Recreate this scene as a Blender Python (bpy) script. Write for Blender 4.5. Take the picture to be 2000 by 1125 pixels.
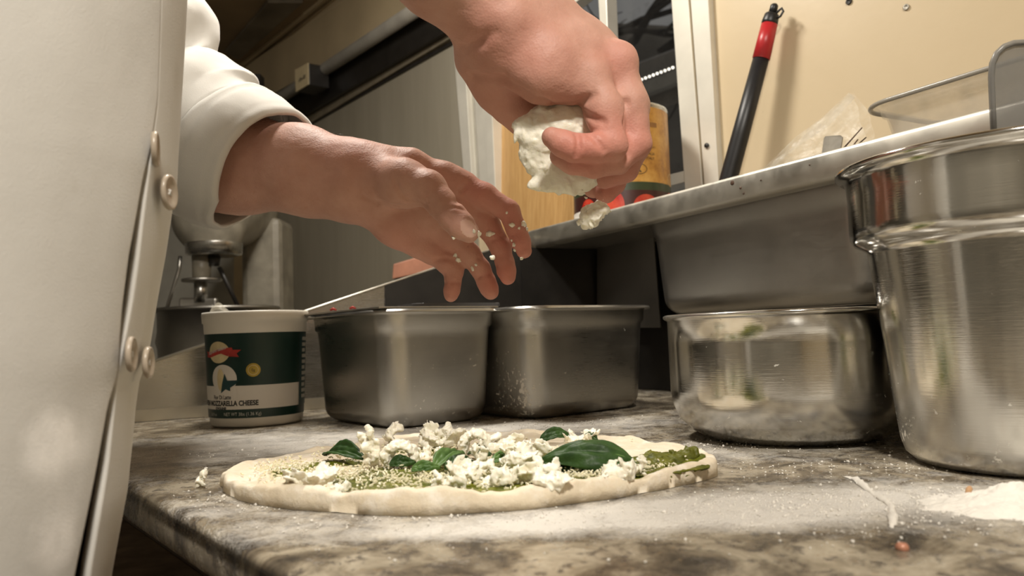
import bpy, bmesh, math, random
import numpy as np
from mathutils import Vector, Matrix, Quaternion, noise as mnoise

for o in list(bpy.data.objects):
    bpy.data.objects.remove(o)
C = bpy.context.scene.collection
SC = bpy.context.scene
rng = random.Random(7)
nrng = np.random.default_rng(11)

# ------------------------------------------------------------------ camera
F_PX = 1500.0
H_EYE = 0.105                       # lens height above the worktop (z = 0)
PITCH = math.atan((655 - 562.5) / F_PX)
ROLL = math.radians(2.0)
FWD = np.array([0, math.cos(PITCH), math.sin(PITCH)])
UP0 = np.array([0, -math.sin(PITCH), math.cos(PITCH)])
RX = np.array([1.0, 0, 0])
RIGHT = math.cos(ROLL) * RX - math.sin(ROLL) * UP0
UP = math.sin(ROLL) * RX + math.cos(ROLL) * UP0
EYE = np.array([0, 0, H_EYE])

cam_data = bpy.data.cameras.new('camera')
cam = bpy.data.objects.new('camera', cam_data)
C.objects.link(cam)
cam.matrix_world = Matrix(((RIGHT[0], UP[0], -FWD[0], EYE[0]),
                           (RIGHT[1], UP[1], -FWD[1], EYE[1]),
                           (RIGHT[2], UP[2], -FWD[2], EYE[2]),
                           (0, 0, 0, 1)))
cam_data.sensor_width = 36
cam_data.lens = 36 * F_PX / 2000
cam_data.clip_start = 0.01
cam_data.dof.use_dof = True
cam_data.dof.focus_distance = 0.68
cam_data.dof.aperture_fstop = 9.0
SC.camera = cam

# ------------------------------------------------------------------ light + exposure
SC.view_settings.view_transform = 'Standard'
SC.view_settings.look = 'None'
SC.view_settings.gamma = 1
SC.view_settings.use_curve_mapping = False
SC.view_settings.exposure = 0.22
world = bpy.data.worlds.new('world')
SC.world = world
world.use_nodes = True
world.node_tree.nodes['Background'].inputs[0].default_value = (0.40, 0.39, 0.37, 1)
world.node_tree.nodes['Background'].inputs[1].default_value = 0.35

def area_light(name, loc, target, sx, sy, power, col):
    d = bpy.data.lights.new(name, 'AREA')
    d.shape = 'RECTANGLE'
    d.size, d.size_y, d.energy, d.color = sx, sy, power, col
    o = bpy.data.objects.new(name, d)
    C.objects.link(o)
    o.location = loc
    v = Vector(target) - Vector(loc)
    o.rotation_euler = v.to_track_quat('-Z', 'Y').to_euler()
    return o
WARM = (1.0, 0.935, 0.835)
LIGHT_NEAR = (0.12, -0.36, 1.13)
LIGHT_FAR = (-0.25, 1.05, 1.13)
area_light('near_lamp', LIGHT_NEAR, (0.12, 0.25, 0.1), 0.14, 0.24, 25.0, WARM)
area_light('far_lamp', LIGHT_FAR, (-0.15, 1.15, 0), 0.14, 0.26, 11.0, WARM)

# ------------------------------------------------------------------ pixel -> place helpers
def ray(px, py):
    v = FWD * F_PX + RIGHT * (px - 1000) - UP * (py - 562.5)
    return v / F_PX                  # unit depth along FWD
def P(px, py, d):
    return EYE + ray(px, py) * d
def G(px, py, z=0.0):
    r = ray(px, py)
    return EYE + r * ((z - H_EYE) / r[2])
def PL(px, py, p0, n):
    r = ray(px, py)
    t = np.dot(np.asarray(p0) - EYE, n) / np.dot(r, n)
    return EYE + r * t
def proj(p):
    p = np.asarray(p, float) - EYE
    d = p @ FWD
    return np.stack([1000 + F_PX * (p @ RIGHT) / d, 562.5 - F_PX * (p @ UP) / d], -1)

U = np.array([-0.629, 0.777, 0.0]); U /= np.linalg.norm(U)      # along the truck, away from the camera
N = np.array([0.777, 0.629, 0.0]); N /= np.linalg.norm(N)       # across the truck, from the cook to the wall
W0 = np.array([0.49, 1.10, 0.0])                                # a point of the right-hand wall
def W(px, py, off=0.0):                                         # a point of the wall plane, off metres into the room
    return PL(px, py, W0 - N * off, N)
def WS(s, z, off=0.0):
    p = W0 - N * off + U * s
    return np.array([p[0], p[1], z])
def NS(n, s, z=0.0):                                            # across / along coordinates
    return np.array([N[0] * n - U[0] * s, N[1] * n - U[1] * s, z])

# ------------------------------------------------------------------ noise
def _hash(ix, iy, iz, seed):
    h = (ix.astype(np.int64) * 374761393 + iy.astype(np.int64) * 668265263 + iz.astype(np.int64) * 2147483647 + seed * 974634777) & 0xffffffff
    h = ((h ^ (h >> 13)) * 1274126177) & 0xffffffff
    h = ((h ^ (h >> 16)) * 2246822519) & 0xffffffff
    return ((h ^ (h >> 15)) & 0xffffff) / float(0xffffff)
def vnoise(p, seed=0):
    p = np.asarray(p, float)
    i = np.floor(p); f = p - i
    f = f * f * (3 - 2 * f)
    ix, iy, iz = i[..., 0], i[..., 1], i[..., 2]
    out = 0
    for dx in (0, 1):
        for dy in (0, 1):
            for dz in (0, 1):
                w = (f[..., 0] if dx else 1 - f[..., 0]) * (f[..., 1] if dy else 1 - f[..., 1]) * (f[..., 2] if dz else 1 - f[..., 2])
                out = out + w * _hash(ix + dx, iy + dy, iz + dz, seed)
    return out * 2 - 1
def fbm(p, octv=4, seed=0):
    p = np.asarray(p, float)
    a, s, t = 1.0, 0, 0
    for k in range(octv):
        s = s + a * vnoise(p, seed + k * 17); t += a
        p = p * 2.03 + 5.1; a *= 0.5
    return s / t

# ------------------------------------------------------------------ mesh helpers
def link(name, me, mat=None, parent=None, smooth=True):
    o = bpy.data.objects.new(name, me)
    C.objects.link(o)
    if mat is not None:
        for m in (mat if isinstance(mat, (list, tuple)) else [mat]):
            me.materials.append(m)
    if smooth:
        me.polygons.foreach_set('use_smooth', [True] * len(me.polygons))
    if parent is not None:
        o.parent = parent
    return o
def mesh(name, v, f, mat=None, parent=None, smooth=True):
    me = bpy.data.meshes.new(name)
    v = np.asarray(v, float)
    me.from_pydata([tuple(x) for x in v], [], [tuple(int(i) for i in x) for x in f])
    me.validate(); me.update()
    return link(name, me, mat, parent, smooth)
def bm_obj(name, bm, mat=None, parent=None, smooth=False, bevel=0.0, seg=2):
    if bevel > 0:
        bmesh.ops.bevel(bm, geom=list(bm.edges), offset=bevel, segments=seg, affect='EDGES', profile=0.5)
    bmesh.ops.recalc_face_normals(bm, faces=bm.faces)
    me = bpy.data.meshes.new(name)
    bm.to_mesh(me); bm.free()
    return link(name, me, mat, parent, smooth)
def tag(o, label=None, cat=None, group=None, kind=None):
    if label: o['label'] = label
    if cat: o['category'] = cat
    if group: o['group'] = group
    if kind: o['kind'] = kind
    return o
def struct(o):
    o['kind'] = 'structure'
    return o
def empty(name, loc):
    o = bpy.data.objects.new(name, None)
    C.objects.link(o)
    o.location = Vector(loc)
    o.empty_display_size = 0.02
    return o
def adopt(parent, *kids):            # children were modelled in world space: keep them there
    for k in kids:
        k.parent = parent
        k.matrix_parent_inverse = Matrix.Translation(parent.location).inverted()
def hexa(bm, c):                     # eight corners: bottom ring 0-3, top ring 4-7
    vs = [bm.verts.new(tuple(x)) for x in c]
    for f in ((3, 2, 1, 0), (4, 5, 6, 7), (0, 1, 5, 4), (1, 2, 6, 5), (2, 3, 7, 6), (3, 0, 4, 7)):
        bm.faces.new([vs[i] for i in f])
def frame_box(bm, c, ax, ay, az):    # box round a centre with three half-axis vectors
    c, ax, ay, az = (np.asarray(q, float) for q in (c, ax, ay, az))
    hexa(bm, [c - ax - ay - az, c + ax - ay - az, c + ax + ay - az, c - ax + ay - az,
              c - ax - ay + az, c + ax - ay + az, c + ax + ay + az, c - ax + ay + az])
def prism(bm, pts, off):             # polygon (list of points) pushed along a vector
    n = len(pts); off = np.asarray(off, float)
    a = [bm.verts.new(tuple(p)) for p in pts]
    b = [bm.verts.new(tuple(np.asarray(p) + off)) for p in pts]
    bm.faces.new(a[::-1]); bm.faces.new(b)
    for i in range(n):
        bm.faces.new((a[i], a[(i + 1) % n], b[(i + 1) % n], b[i]))
def boxobj(name, c, ax, ay, az, mat, parent=None, bevel=0.0):
    bm = bmesh.new(); frame_box(bm, c, ax, ay, az)
    return bm_obj(name, bm, mat, parent, False, bevel)
def prismobj(name, pts, off, mat, parent=None, bevel=0.0):
    bm = bmesh.new(); prism(bm, pts, off)
    return bm_obj(name, bm, mat, parent, False, bevel)
def rings_mesh(rings, closed=True, cap0=False, cap1=False):
    n = len(rings[0]); v = np.concatenate(rings); f = []
    m = n if closed else n - 1
    for k in range(len(rings) - 1):
        for i in range(m):
            j = (i + 1) % n
            f.append((k * n + i, k * n + j, (k + 1) * n + j, (k + 1) * n + i))
    if cap0: f.append(tuple(range(n))[::-1])
    if cap1: f.append(tuple((len(rings) - 1) * n + i for i in range(n)))
    return v, f
def lathe(name, prof, c, mat, parent=None, n=96, smooth=True, tilt=None):
    a = np.linspace(0, 2 * np.pi, n, endpoint=False)
    rings = []
    for r, z in prof:
        q = np.stack([max(r, 1e-5) * np.cos(a), max(r, 1e-5) * np.sin(a), np.full(n, z)], -1)
        if tilt is not None: q = q @ np.array(tilt.to_3x3()).T
        rings.append(q + np.asarray(c))
    v, f = rings_mesh(rings, True, True, True)
    return mesh(name, v, f, mat, parent, smooth)
def tube(name, pts, rad, mat, parent=None, n=14):
    pts = [np.asarray(p, float) for p in pts]
    rad = rad if hasattr(rad, '__len__') else [rad] * len(pts)
    rings = []; ref = None
    for i, p in enumerate(pts):
        t = pts[min(i + 1, len(pts) - 1)] - pts[max(i - 1, 0)]
        t /= np.linalg.norm(t) + 1e-12
        if ref is None:
            ref = np.array([0, 0, 1.0]) if abs(t[2]) < 0.9 else np.array([1.0, 0, 0])
        x = ref - t * np.dot(ref, t); x /= np.linalg.norm(x); ref = x
        y = np.cross(t, x)
        a = np.linspace(0, 2 * np.pi, n, endpoint=False)
        rings.append(p + rad[i] * (np.cos(a)[:, None] * x + np.sin(a)[:, None] * y))
    v, f = rings_mesh(rings, True, True, True)
    return mesh(name, v, f, mat, parent)
def rrect(hl, hw, r, per=10):        # rounded rectangle outline (x along length)
    out = []
    r = min(r, hl * 0.999, hw * 0.999)
    for cx, cy, a0 in ((hl - r, hw - r, 0), (-hl + r, hw - r, 90), (-hl + r, -hw + r, 180), (hl - r, -hw + r, 270)):
        for k in range(per + 1):
            a = math.radians(a0 + 90 * k / per)
            out.append((cx + r * math.cos(a), cy + r * math.sin(a)))
    return np.array(out)

# ------------------------------------------------------------------ signed distance fields -> meshes
class SDF:
    def __init__(s, lo, hi, h):
        s.lo, s.h = np.asarray(lo, float), h
        s.n = np.ceil((np.asarray(hi) - s.lo) / h).astype(int) + 1
        s.F = np.full(s.n, 0.06, np.float32)
    def box(s, lo, hi):
        a = np.clip(np.floor((np.asarray(lo) - s.lo) / s.h).astype(int), 0, s.n)
        b = np.clip(np.ceil((np.asarray(hi) - s.lo) / s.h).astype(int) + 1, 0, s.n)
        sl = tuple(slice(x, y) for x, y in zip(a, b))
        g = np.meshgrid(*[s.lo[i] + s.h * np.arange(a[i], b[i]) for i in range(3)], indexing='ij')
        return sl, np.stack(g, -1)
    def join(s, sl, d, k):
        f = s.F[sl]
        if k > 0:
            q = np.maximum(k - np.abs(f - d), 0) / k
            s.F[sl] = np.minimum(f, d) - q * q * k * 0.25
        else:
            s.F[sl] = np.minimum(f, d)
    def cap(s, a, b, ra, rb, k=0.006):
        a, b = np.asarray(a, float), np.asarray(b, float)
        m = max(ra, rb) + k + 0.012
        sl, p = s.box(np.minimum(a, b) - m, np.maximum(a, b) + m)
        ab = b - a
        t = np.clip(((p - a) @ ab) / (ab @ ab + 1e-12), 0, 1)
        d = np.linalg.norm(p - a - t[..., None] * ab, axis=-1) - (ra + (rb - ra) * t)
        s.join(sl, d, k)
    def chain(s, pts, rad, k=0.006):
        for i in range(len(pts) - 1):
            s.cap(pts[i], pts[i + 1], rad[i], rad[i + 1], k)
    def ell(s, c, r, M=None, k=0.006):
        c, r = np.asarray(c, float), np.asarray(r, float)
        m = r.max() + k + 0.012
        sl, p = s.box(c - m, c + m)
        q = p - c
        if M is not None: q = q @ np.asarray(M)      # columns = axes
        e = np.linalg.norm(q / r, axis=-1)
        g = np.linalg.norm(q / (r * r), axis=-1) + 1e-9
        s.join(sl, e * (e - 1) / g, k)
    def groove(s, pts, w, depth):
        for i in range(len(pts) - 1):
            a, b = np.asarray(pts[i], float), np.asarray(pts[i + 1], float)
            m = 3 * w
            sl, p = s.box(np.minimum(a, b) - m, np.maximum(a, b) + m)
            ab = b - a
            t = np.clip(((p - a) @ ab) / (ab @ ab + 1e-12), 0, 1)
            d = np.linalg.norm(p - a - t[..., None] * ab, axis=-1)
            s.F[sl] += depth * np.exp(-(d / w) ** 2)
    def noise(s, amp, freq, octv=3, seed=0, ridged=False):
        near = np.abs(s.F) < max(4 * amp, 3 * s.h)
        idx = np.argwhere(near)
        p = (s.lo + idx * s.h) * freq
        v = fbm(p, octv, seed)
        if ridged: v = 1 - 2 * np.abs(v)
        s.F[near] += amp * v
    def surf(s, px, py, d0=0.45, d1=0.95):       # the point where a sight line first meets the body
        d = np.arange(d0, d1, s.h * 0.5)
        p = EYE + ray(px, py) * d[:, None]
        i = np.round((p - s.lo) / s.h).astype(int)
        ok = np.all((i >= 0) & (i < s.n), axis=1)
        val = np.full(len(d), 1.0); val[ok] = s.F[tuple(i[ok].T)]
        k = np.argmax(val < 0)
        return p[k] if val[k] < 0 else p[len(p) // 2]
    def crease(s, pxs, w, depth):
        s.groove([s.surf(x, y) for x, y in pxs], w, depth)
    def mesh(s):
        F = s.F; ins = F < 0
        nx, ny, nz = F.shape
        acc = np.zeros((nx - 1, ny - 1, nz - 1, 3), np.float32); cnt = np.zeros((nx - 1, ny - 1, nz - 1), np.int16)
        def axis_slices(ax):
            lo = [slice(None)] * 3; hi = [slice(None)] * 3
            lo[ax] = slice(0, -1); hi[ax] = slice(1, None)
            return tuple(lo), tuple(hi)
        edges = []
        for ax in range(3):
            lo, hi = axis_slices(ax)
            e = np.argwhere(ins[lo] != ins[hi])
            a = F[lo][tuple(e.T)]; b = F[hi][tuple(e.T)]
            pt = e.astype(np.float32); pt[:, ax] += a / (a - b)
            edges.append((e, ins[lo][tuple(e.T)]))
            o1, o2 = [(1, 2), (2, 0), (0, 1)][ax]
            for d1 in (0, 1):
                for d2 in (0, 1):
                    c = e.copy(); c[:, o1] -= d1; c[:, o2] -= d2
                    ok = np.all((c >= 0) & (c < np.array(acc.shape[:3])), axis=1)
                    np.add.at(acc, tuple(c[ok].T), pt[ok]); np.add.at(cnt, tuple(c[ok].T), 1)
        has = cnt > 0
        vid = np.full(cnt.shape, -1, np.int64); vid[has] = np.arange(has.sum())
        v = acc[has] / cnt[has][:, None] * s.h + s.lo
        faces = []
        for ax in range(3):
            e, inside = edges[ax]
            o1, o2 = [(1, 2), (2, 0), (0, 1)][ax]
            ok = (e[:, o1] > 0) & (e[:, o2] > 0) & (e[:, o1] < cnt.shape[o1]) & (e[:, o2] < cnt.shape[o2])
            e, inside = e[ok], inside[ok]
            q = []
            for d1, d2 in ((1, 1), (0, 1), (0, 0), (1, 0)):
                c = e.copy(); c[:, o1] -= d1; c[:, o2] -= d2
                q.append(vid[tuple(c.T)])
            q = np.stack(q, 1)
            q[~inside] = q[~inside][:, ::-1]
            faces.append(q)
        f = np.concatenate(faces)
        f = f[(f >= 0).all(1)]
        return v, f
def relax(v, f, it=2, w=0.5):
    v = v.astype(float).copy()
    for _ in range(it):
        a = np.zeros_like(v); c = np.zeros(len(v))
        for i in range(4):
            j = (i + 1) % 4
            np.add.at(a, f[:, i], v[f[:, j]]); np.add.at(c, f[:, i], 1)
            np.add.at(a, f[:, j], v[f[:, i]]); np.add.at(c, f[:, j], 1)
        v += w * (a / np.maximum(c, 1)[:, None] - v)
    return v
def fast_mesh(name, v, f, mat=None, parent=None, smooth=True):      # all-quad arrays
    me = bpy.data.meshes.new(name)
    nv, nf = len(v), len(f)
    me.vertices.add(nv); me.vertices.foreach_set('co', np.asarray(v, np.float32).ravel())
    me.loops.add(nf * 4); me.loops.foreach_set('vertex_index', np.asarray(f, np.int32).ravel())
    me.polygons.add(nf); me.polygons.foreach_set('loop_start', np.arange(0, nf * 4, 4, dtype=np.int32))
    me.update(calc_edges=True); me.validate()
    return link(name, me, mat, parent, smooth)
def vattr(o, name, val):
    a = o.data.attributes.new(name, 'FLOAT', 'POINT')
    a.data.foreach_set('value', np.asarray(val, np.float32))

# ------------------------------------------------------------------ materials
class NT:
    def __init__(s, name):
        s.m = bpy.data.materials.new(name); s.m.use_nodes = True
        s.t = s.m.node_tree; s.b = s.t.nodes['Principled BSDF']
        s.co = None
    def n(s, typ, **kw):
        x = s.t.nodes.new(typ)
        for k, v in kw.items():
            if k.startswith('i_'):
                x.inputs[k[2:].replace('_', ' ')].default_value = v
            else: setattr(x, k, v)
        return x
    def l(s, a, b): s.t.links.new(a, b)
    def coord(s, scale=(1, 1, 1), rot=(0, 0, 0)):
        tc = s.n('ShaderNodeTexCoord'); mp = s.n('ShaderNodeMapping')
        mp.inputs['Scale'].default_value = scale; mp.inputs['Rotation'].default_value = rot
        s.l(tc.outputs['Object'], mp.inputs['Vector'])
        return mp.outputs['Vector']
    def noise(s, scale, detail=4, rough=0.55, vec=None, dist=0.0):
        x = s.n('ShaderNodeTexNoise'); x.inputs['Scale'].default_value = scale
        x.inputs['Detail'].default_value = detail; x.inputs['Roughness'].default_value = rough
        x.inputs['Distortion'].default_value = dist
        s.l(vec if vec is not None else s.coord(), x.inputs['Vector'])
        return x.outputs['Fac']
    def ramp(s, fac, stops):
        r = s.n('ShaderNodeValToRGB'); e = r.color_ramp.elements
        while len(e) < len(stops): e.new(0.5)
        for x, (p, c) in zip(e, stops):
            x.position = p; x.color = (c if len(c) == 4 else (*c, 1)) if hasattr(c, '__len__') else (c, c, c, 1)
        s.l(fac, r.inputs['Fac'])
        return r.outputs['Color']
    def mix(s, fac, a, b):
        x = s.n('ShaderNodeMix', data_type='RGBA')
        for val, sock in ((fac, x.inputs[0]), (a, x.inputs[6]), (b, x.inputs[7])):
            if hasattr(val, 'links'): s.l(val, sock)
            elif hasattr(val, '__len__'): sock.default_value = (*val[:3], 1)
            else: sock.default_value = val
        return x.outputs[2]
    def math(s, op, a, b=0.0, clamp=False):
        x = s.n('ShaderNodeMath', operation=op, use_clamp=clamp)
        for val, sock in ((a, x.inputs[0]), (b, x.inputs[1])):
            if hasattr(val, 'links'): s.l(val, sock)
            else: sock.default_value = val
        return x.outputs[0]
    def attr(s, name):
        return s.n('ShaderNodeAttribute', attribute_name=name).outputs['Fac']
    def set(s, key, val):
        i = s.b.inputs[key]
        if hasattr(val, 'links'): s.l(val, i)
        elif hasattr(val, '__len__') and len(val) == 3 and i.type == 'RGBA': i.default_value = (*val, 1)
        else: i.default_value = val
    def bump(s, h, dist=0.001, strength=1.0):
        b = s.n('ShaderNodeBump'); b.inputs['Distance'].default_value = dist; b.inputs['Strength'].default_value = strength
        s.l(h, b.inputs['Height']); s.l(b.outputs['Normal'], s.b.inputs['Normal'])

def plain(name, col, rough=0.6, metal=0.0, var=0.12, scale=18, bump=0.0, spec=0.5):
    t = NT(name)
    f = t.noise(scale, 4)
    t.set('Base Color', t.ramp(f, [(0.3, tuple(c * (1 - var) for c in col)), (0.7, tuple(min(1, c * (1 + var)) for c in col))]))
    t.set('Roughness', rough); t.set('Metallic', metal); t.set('Specular IOR Level', spec)
    if bump: t.bump(t.noise(scale * 12, 3), bump)
    return t.m

def steel(name, col=(0.56, 0.55, 0.52), r0=0.18, r1=0.34, stretch=(1, 1, 40), flour=0.0, smudge=0.15, blem=0.0):
    t = NT(name)
    lo = t.noise(9, 5, 0.6)
    br = t.noise(30, 3, 0.6, t.coord(stretch))
    c = t.mix(t.ramp(lo, [(0.35, 0.0), (0.7, 1.0)]), tuple(x * (1 - smudge) for x in col), col)
    rg = t.ramp(t.math('ADD', t.math('MULTIPLY', lo, 0.6), t.math('MULTIPLY', br, 0.4)), [(0.35, r0), (0.65, r1)])
    metal = 1.0
    if blem > 0:
        s = t.ramp(t.noise(120, 2, 0.5), [(0.70 - blem * 0.05, 0.0), (0.74, 1.0)])
        c = t.mix(s, c, (0.11, 0.075, 0.05))
    if flour > 0:
        z = t.attr('flour')
        sp = t.noise(210, 2, 0.6)
        sp2 = t.noise(60, 4, 0.7)
        k = t.math('ADD', t.math('MULTIPLY', sp, 0.62), t.math('MULTIPLY', sp2, 0.38))
        k = t.math('ADD', k, t.math('MULTIPLY', z, 0.20 * flour))
        mk = t.ramp(k, [(0.665, 0.0), (0.74, 1.0)])
        film = t.math('MULTIPLY', z, 0.25)
        mk = t.math('MAXIMUM', mk, film)
        c = t.mix(mk, c, (0.80, 0.77, 0.70))
        t.set('Metallic', t.math('SUBTRACT', 1.0, mk))
        rg = t.mix(mk, rg, (0.9, 0.9, 0.9))
    else:
        t.set('Metallic', metal)
    t.set('Base Color', c); t.set('Roughness', rg)
    t.bump(br, 0.00012, 0.5)
    return t.m

M = {}
M['steel'] = steel('stainless_steel')
M['steel_pan'] = steel('stainless_pan', (0.50, 0.49, 0.46), 0.24, 0.40, flour=1.0)
M['steel_dull'] = steel('stainless_dull', (0.47, 0.45, 0.41), 0.30, 0.48, blem=0.0)
M['steel_bright'] = steel('stainless_polished', (0.62, 0.61, 0.58), 0.08, 0.18, flour=0.6, smudge=0.1)
M['steel_lip'] = steel('stainless_lip', (0.74, 0.71, 0.63), 0.34, 0.55, (1, 1, 1), blem=0.0)
M['steel_panel'] = steel('stainless_wall_sheet', (0.56, 0.53, 0.45), 0.36, 0.46, (1, 1, 0.05), smudge=0.12, blem=0.0)
t = NT('brushed_wall_sheet'); t.set('Base Color', t.ramp(t.noise(14, 4, 0.6, t.coord((1, 1, 0.12))), [(0.3, (0.45, 0.405, 0.31)), (0.7, (0.54, 0.49, 0.385))])); t.set('Metallic', 0.45); t.set('Roughness', 0.36)
M['wall_sheet'] = t.m
M['alu'] = plain('white_aluminium', (0.66, 0.63, 0.55), 0.42, 0.25, 0.06)
M['alu_dark'] = plain('grey_aluminium', (0.40, 0.38, 0.33), 0.42, 0.4, 0.08)
M['wall'] = None
t = NT('cream_wall_paint')
f1 = t.noise(2.5, 4); f2 = t.noise(38, 2, 0.5)
c = t.ramp(f1, [(0.3, (0.54, 0.435, 0.28)), (0.7, (0.61, 0.50, 0.335))])
c = t.mix(t.ramp(f2, [(0.75, 0.0), (0.79, 1.0)]), c, (0.36, 0.28, 0.18))
t.set('Base Color', c); t.set('Roughness', 0.38); t.bump(t.noise(60, 3), 0.0006, 0.35)
M['wall'] = t.m
M['wall_grey'] = plain('greasy_grey_wall', (0.33, 0.31, 0.26), 0.5, 0, 0.2, 6)
M['cream_dark'] = plain('cream_cove', (0.50, 0.40, 0.25), 0.5, 0, 0.12, 5)
M['ceiling'] = plain('brown_ceiling', (0.30, 0.215, 0.12), 0.55, 0, 0.15, 5)
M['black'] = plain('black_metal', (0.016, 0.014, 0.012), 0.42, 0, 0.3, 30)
M['black_plastic'] = plain('black_plastic', (0.009, 0.009, 0.010), 0.42, 0, 0.3, 20)
M['dark_wood'] = plain('dark_wood', (0.075, 0.05, 0.033), 0.7, 0, 0.4, 14)
M['pipe'] = plain('grey_pipe', (0.33, 0.31, 0.27), 0.45, 0.2, 0.15, 14)
M['cardboard'] = plain('cream_block', (0.68, 0.56, 0.34), 0.7, 0, 0.1, 20)
M['red'] = plain('red_tape', (0.42, 0.018, 0.022), 0.38, 0, 0.15, 25)
M['white_plastic'] = plain('white_plastic', (0.80, 0.76, 0.68), 0.38, 0, 0.05, 10)
M['green'] = plain('green_print', (0.004, 0.028, 0.021), 0.36, 0, 0.15, 20)
M['label_white'] = plain('white_print', (0.76, 0.72, 0.66), 0.42, 0, 0.05, 20)
M['ink'] = plain('black_ink', (0.02, 0.02, 0.02), 0.5, 0, 0.1, 20)
M['ink_grey'] = plain('pale_ink', (0.55, 0.55, 0.50), 0.5, 0, 0.1, 20)
M['gold'] = plain('gold_print', (0.50, 0.36, 0.06), 0.4, 0.2, 0.2, 60)
M['cream_print'] = plain('cream_print', (0.74, 0.62, 0.36), 0.45, 0, 0.15, 50)
M['red_print'] = plain('red_print', (0.50, 0.045, 0.035), 0.4, 0, 0.2, 40)
M['teal'] = plain('dark_teal_print', (0.010, 0.05, 0.055), 0.4, 0, 0.2, 40)
M['grey_plastic'] = plain('grey_plastic', (0.085, 0.085, 0.088), 0.4, 0, 0.15, 24)
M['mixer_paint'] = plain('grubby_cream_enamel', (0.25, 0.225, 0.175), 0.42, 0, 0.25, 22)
M['stick'] = plain('dark_brown_stick', (0.07, 0.035, 0.02), 0.6, 0, 0.3, 60)
M['copper'] = plain('salmon_enamel', (0.42, 0.19, 0.12), 0.4, 0.1, 0.2, 22)

def clear(name, col, rough, alpha, ior=1.3):
    t = NT(name)
    t.set('Base Color', col); t.set('Roughness', rough); t.set('Alpha', alpha); t.set('IOR', ior)
    return t
t = clear('clear_polycarbonate', (0.62, 0.58, 0.50), 0.10, 0.30, 1.45)
t.set('Alpha', t.ramp(t.noise(30, 4), [(0.3, 0.22), (0.7, 0.40)]))
M['clear'] = t.m
t = clear('clear_rim', (0.34, 0.32, 0.28), 0.2, 0.80, 1.45); M['clear_rim'] = t.m
t = clear('crinkled_film', (0.80, 0.76, 0.66), 0.25, 0.3, 1.4)
t.set('Alpha', t.ramp(t.noise(60, 5, 0.7), [(0.35, 0.04), (0.75, 0.36)])); t.bump(t.noise(70, 4), 0.002)
M['film'] = t.m
t = clear('smoky_scoop', (0.24, 0.235, 0.22), 0.28, 0.72, 1.45)
t.set('Alpha', t.ramp(t.noise(24, 4), [(0.3, 0.60), (0.7, 0.82)]))
M['smoky'] = t.m
t = NT('window_glass')
t.set('Base Color', (0.02, 0.02, 0.02)); t.set('Roughness', 0.03); t.set('Alpha', t.ramp(t.noise(26, 5, 0.7), [(0.55, 0.12), (0.75, 0.34)]))
M['glass'] = t.m

# bamboo board
t = NT('bamboo_board')
c = t.ramp(t.noise(7, 4, 0.6, t.coord((30, 30, 1.0))), [(0.3, (0.44, 0.245, 0.085)), (0.7, (0.60, 0.37, 0.15))])
t.set('Base Color', c); t.set('Roughness', 0.5)
M['bamboo'] = t.m
# can label
t = NT('amber_can_label')
c = t.ramp(t.noise(22, 6, 0.75), [(0.34, (0.30, 0.125, 0.025)), (0.5, (0.50, 0.25, 0.05)), (0.7, (0.64, 0.37, 0.10))])
t.set('Base Color', c); t.set('Roughness', 0.34)
M['can_label'] = t.m
M['can_green'] = plain('can_green_band', (0.035, 0.05, 0.022), 0.35, 0, 0.2, 30)
M['can_dark'] = plain('can_dark_band', (0.05, 0.012, 0.010), 0.35, 0, 0.2, 30)
t = NT('tomato_print')
t.set('Base Color', t.ramp(t.noise(30, 4), [(0.35, (0.42, 0.02, 0.012)), (0.7, (0.66, 0.10, 0.05))])); t.set('Roughness', 0.35)
M['tomato'] = t.m

# cloth
t = NT('white_cotton_twill')
f = t.noise(5, 5, 0.6); fs = t.noise(24, 3, 0.5)
c = t.ramp(f, [(0.3, (0.52, 0.505, 0.47)), (0.7, (0.62, 0.605, 0.57))])
c = t.mix(t.ramp(fs, [(0.71, 0.0), (0.80, 0.5)]), c, (0.42, 0.38, 0.32))
fl = t.attr('flour')
c = t.mix(t.ramp(t.math('MULTIPLY', fl, t.noise(30, 5, 0.7)), [(0.18, 0.0), (0.6, 0.85)]), c, (0.92, 0.90, 0.87))
t.set('Base Color', c); t.set('Roughness', 0.88); t.set('Sheen Weight', 0.15)
t.bump(t.math('ADD', t.noise(900, 2), t.math('MULTIPLY', t.noise(60, 4), 1.6)), 0.0005, 0.35)
M['cloth'] = t.m
t = NT('stitched_cotton')
t.set('Base Color', (0.62, 0.605, 0.57)); t.set('Roughness', 0.88)
t.bump(t.math('ADD', t.noise(900, 2), t.noise(60, 4)), 0.0004, 0.35)
M['cloth2'] = t.m
t = NT('horn_button')
t.set('Base Color', t.ramp(t.noise(60, 3), [(0.3, (0.36, 0.30, 0.23)), (0.7, (0.47, 0.40, 0.32))])); t.set('Roughness', 0.3)
M['button'] = t.m

# skin
t = NT('skin')
red = t.attr('red')
f = t.noise(34, 5, 0.6); f2 = t.noise(110, 3, 0.6)
base = t.ramp(f, [(0.3, (0.455, 0.250, 0.190)), (0.7, (0.560, 0.335, 0.262))])
c = t.mix(t.math('MULTIPLY', red, 0.8, True), base, (0.56, 0.20, 0.155))
c = t.mix(t.ramp(f2, [(0.62, 0.0), (0.8, 0.35)]), c, (0.40, 0.17, 0.12))
t.set('Base Color', c); t.set('Roughness', t.ramp(f, [(0.3, 0.50), (0.7, 0.64)])); t.set('Specular IOR Level', 0.38)
t.set('Subsurface Weight', 0.12); t.set('Subsurface Radius', (0.008, 0.003, 0.0015)); t.set('Subsurface Scale', 0.6)
vo = t.n('ShaderNodeTexVoronoi'); vo.inputs['Scale'].default_value = 520; t.l(t.coord(), vo.inputs['Vector'])
t.bump(t.math('ADD', t.math('MULTIPLY', vo.outputs['Distance'], 0.5), t.noise(130, 4)), 0.0007, 0.45)
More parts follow.
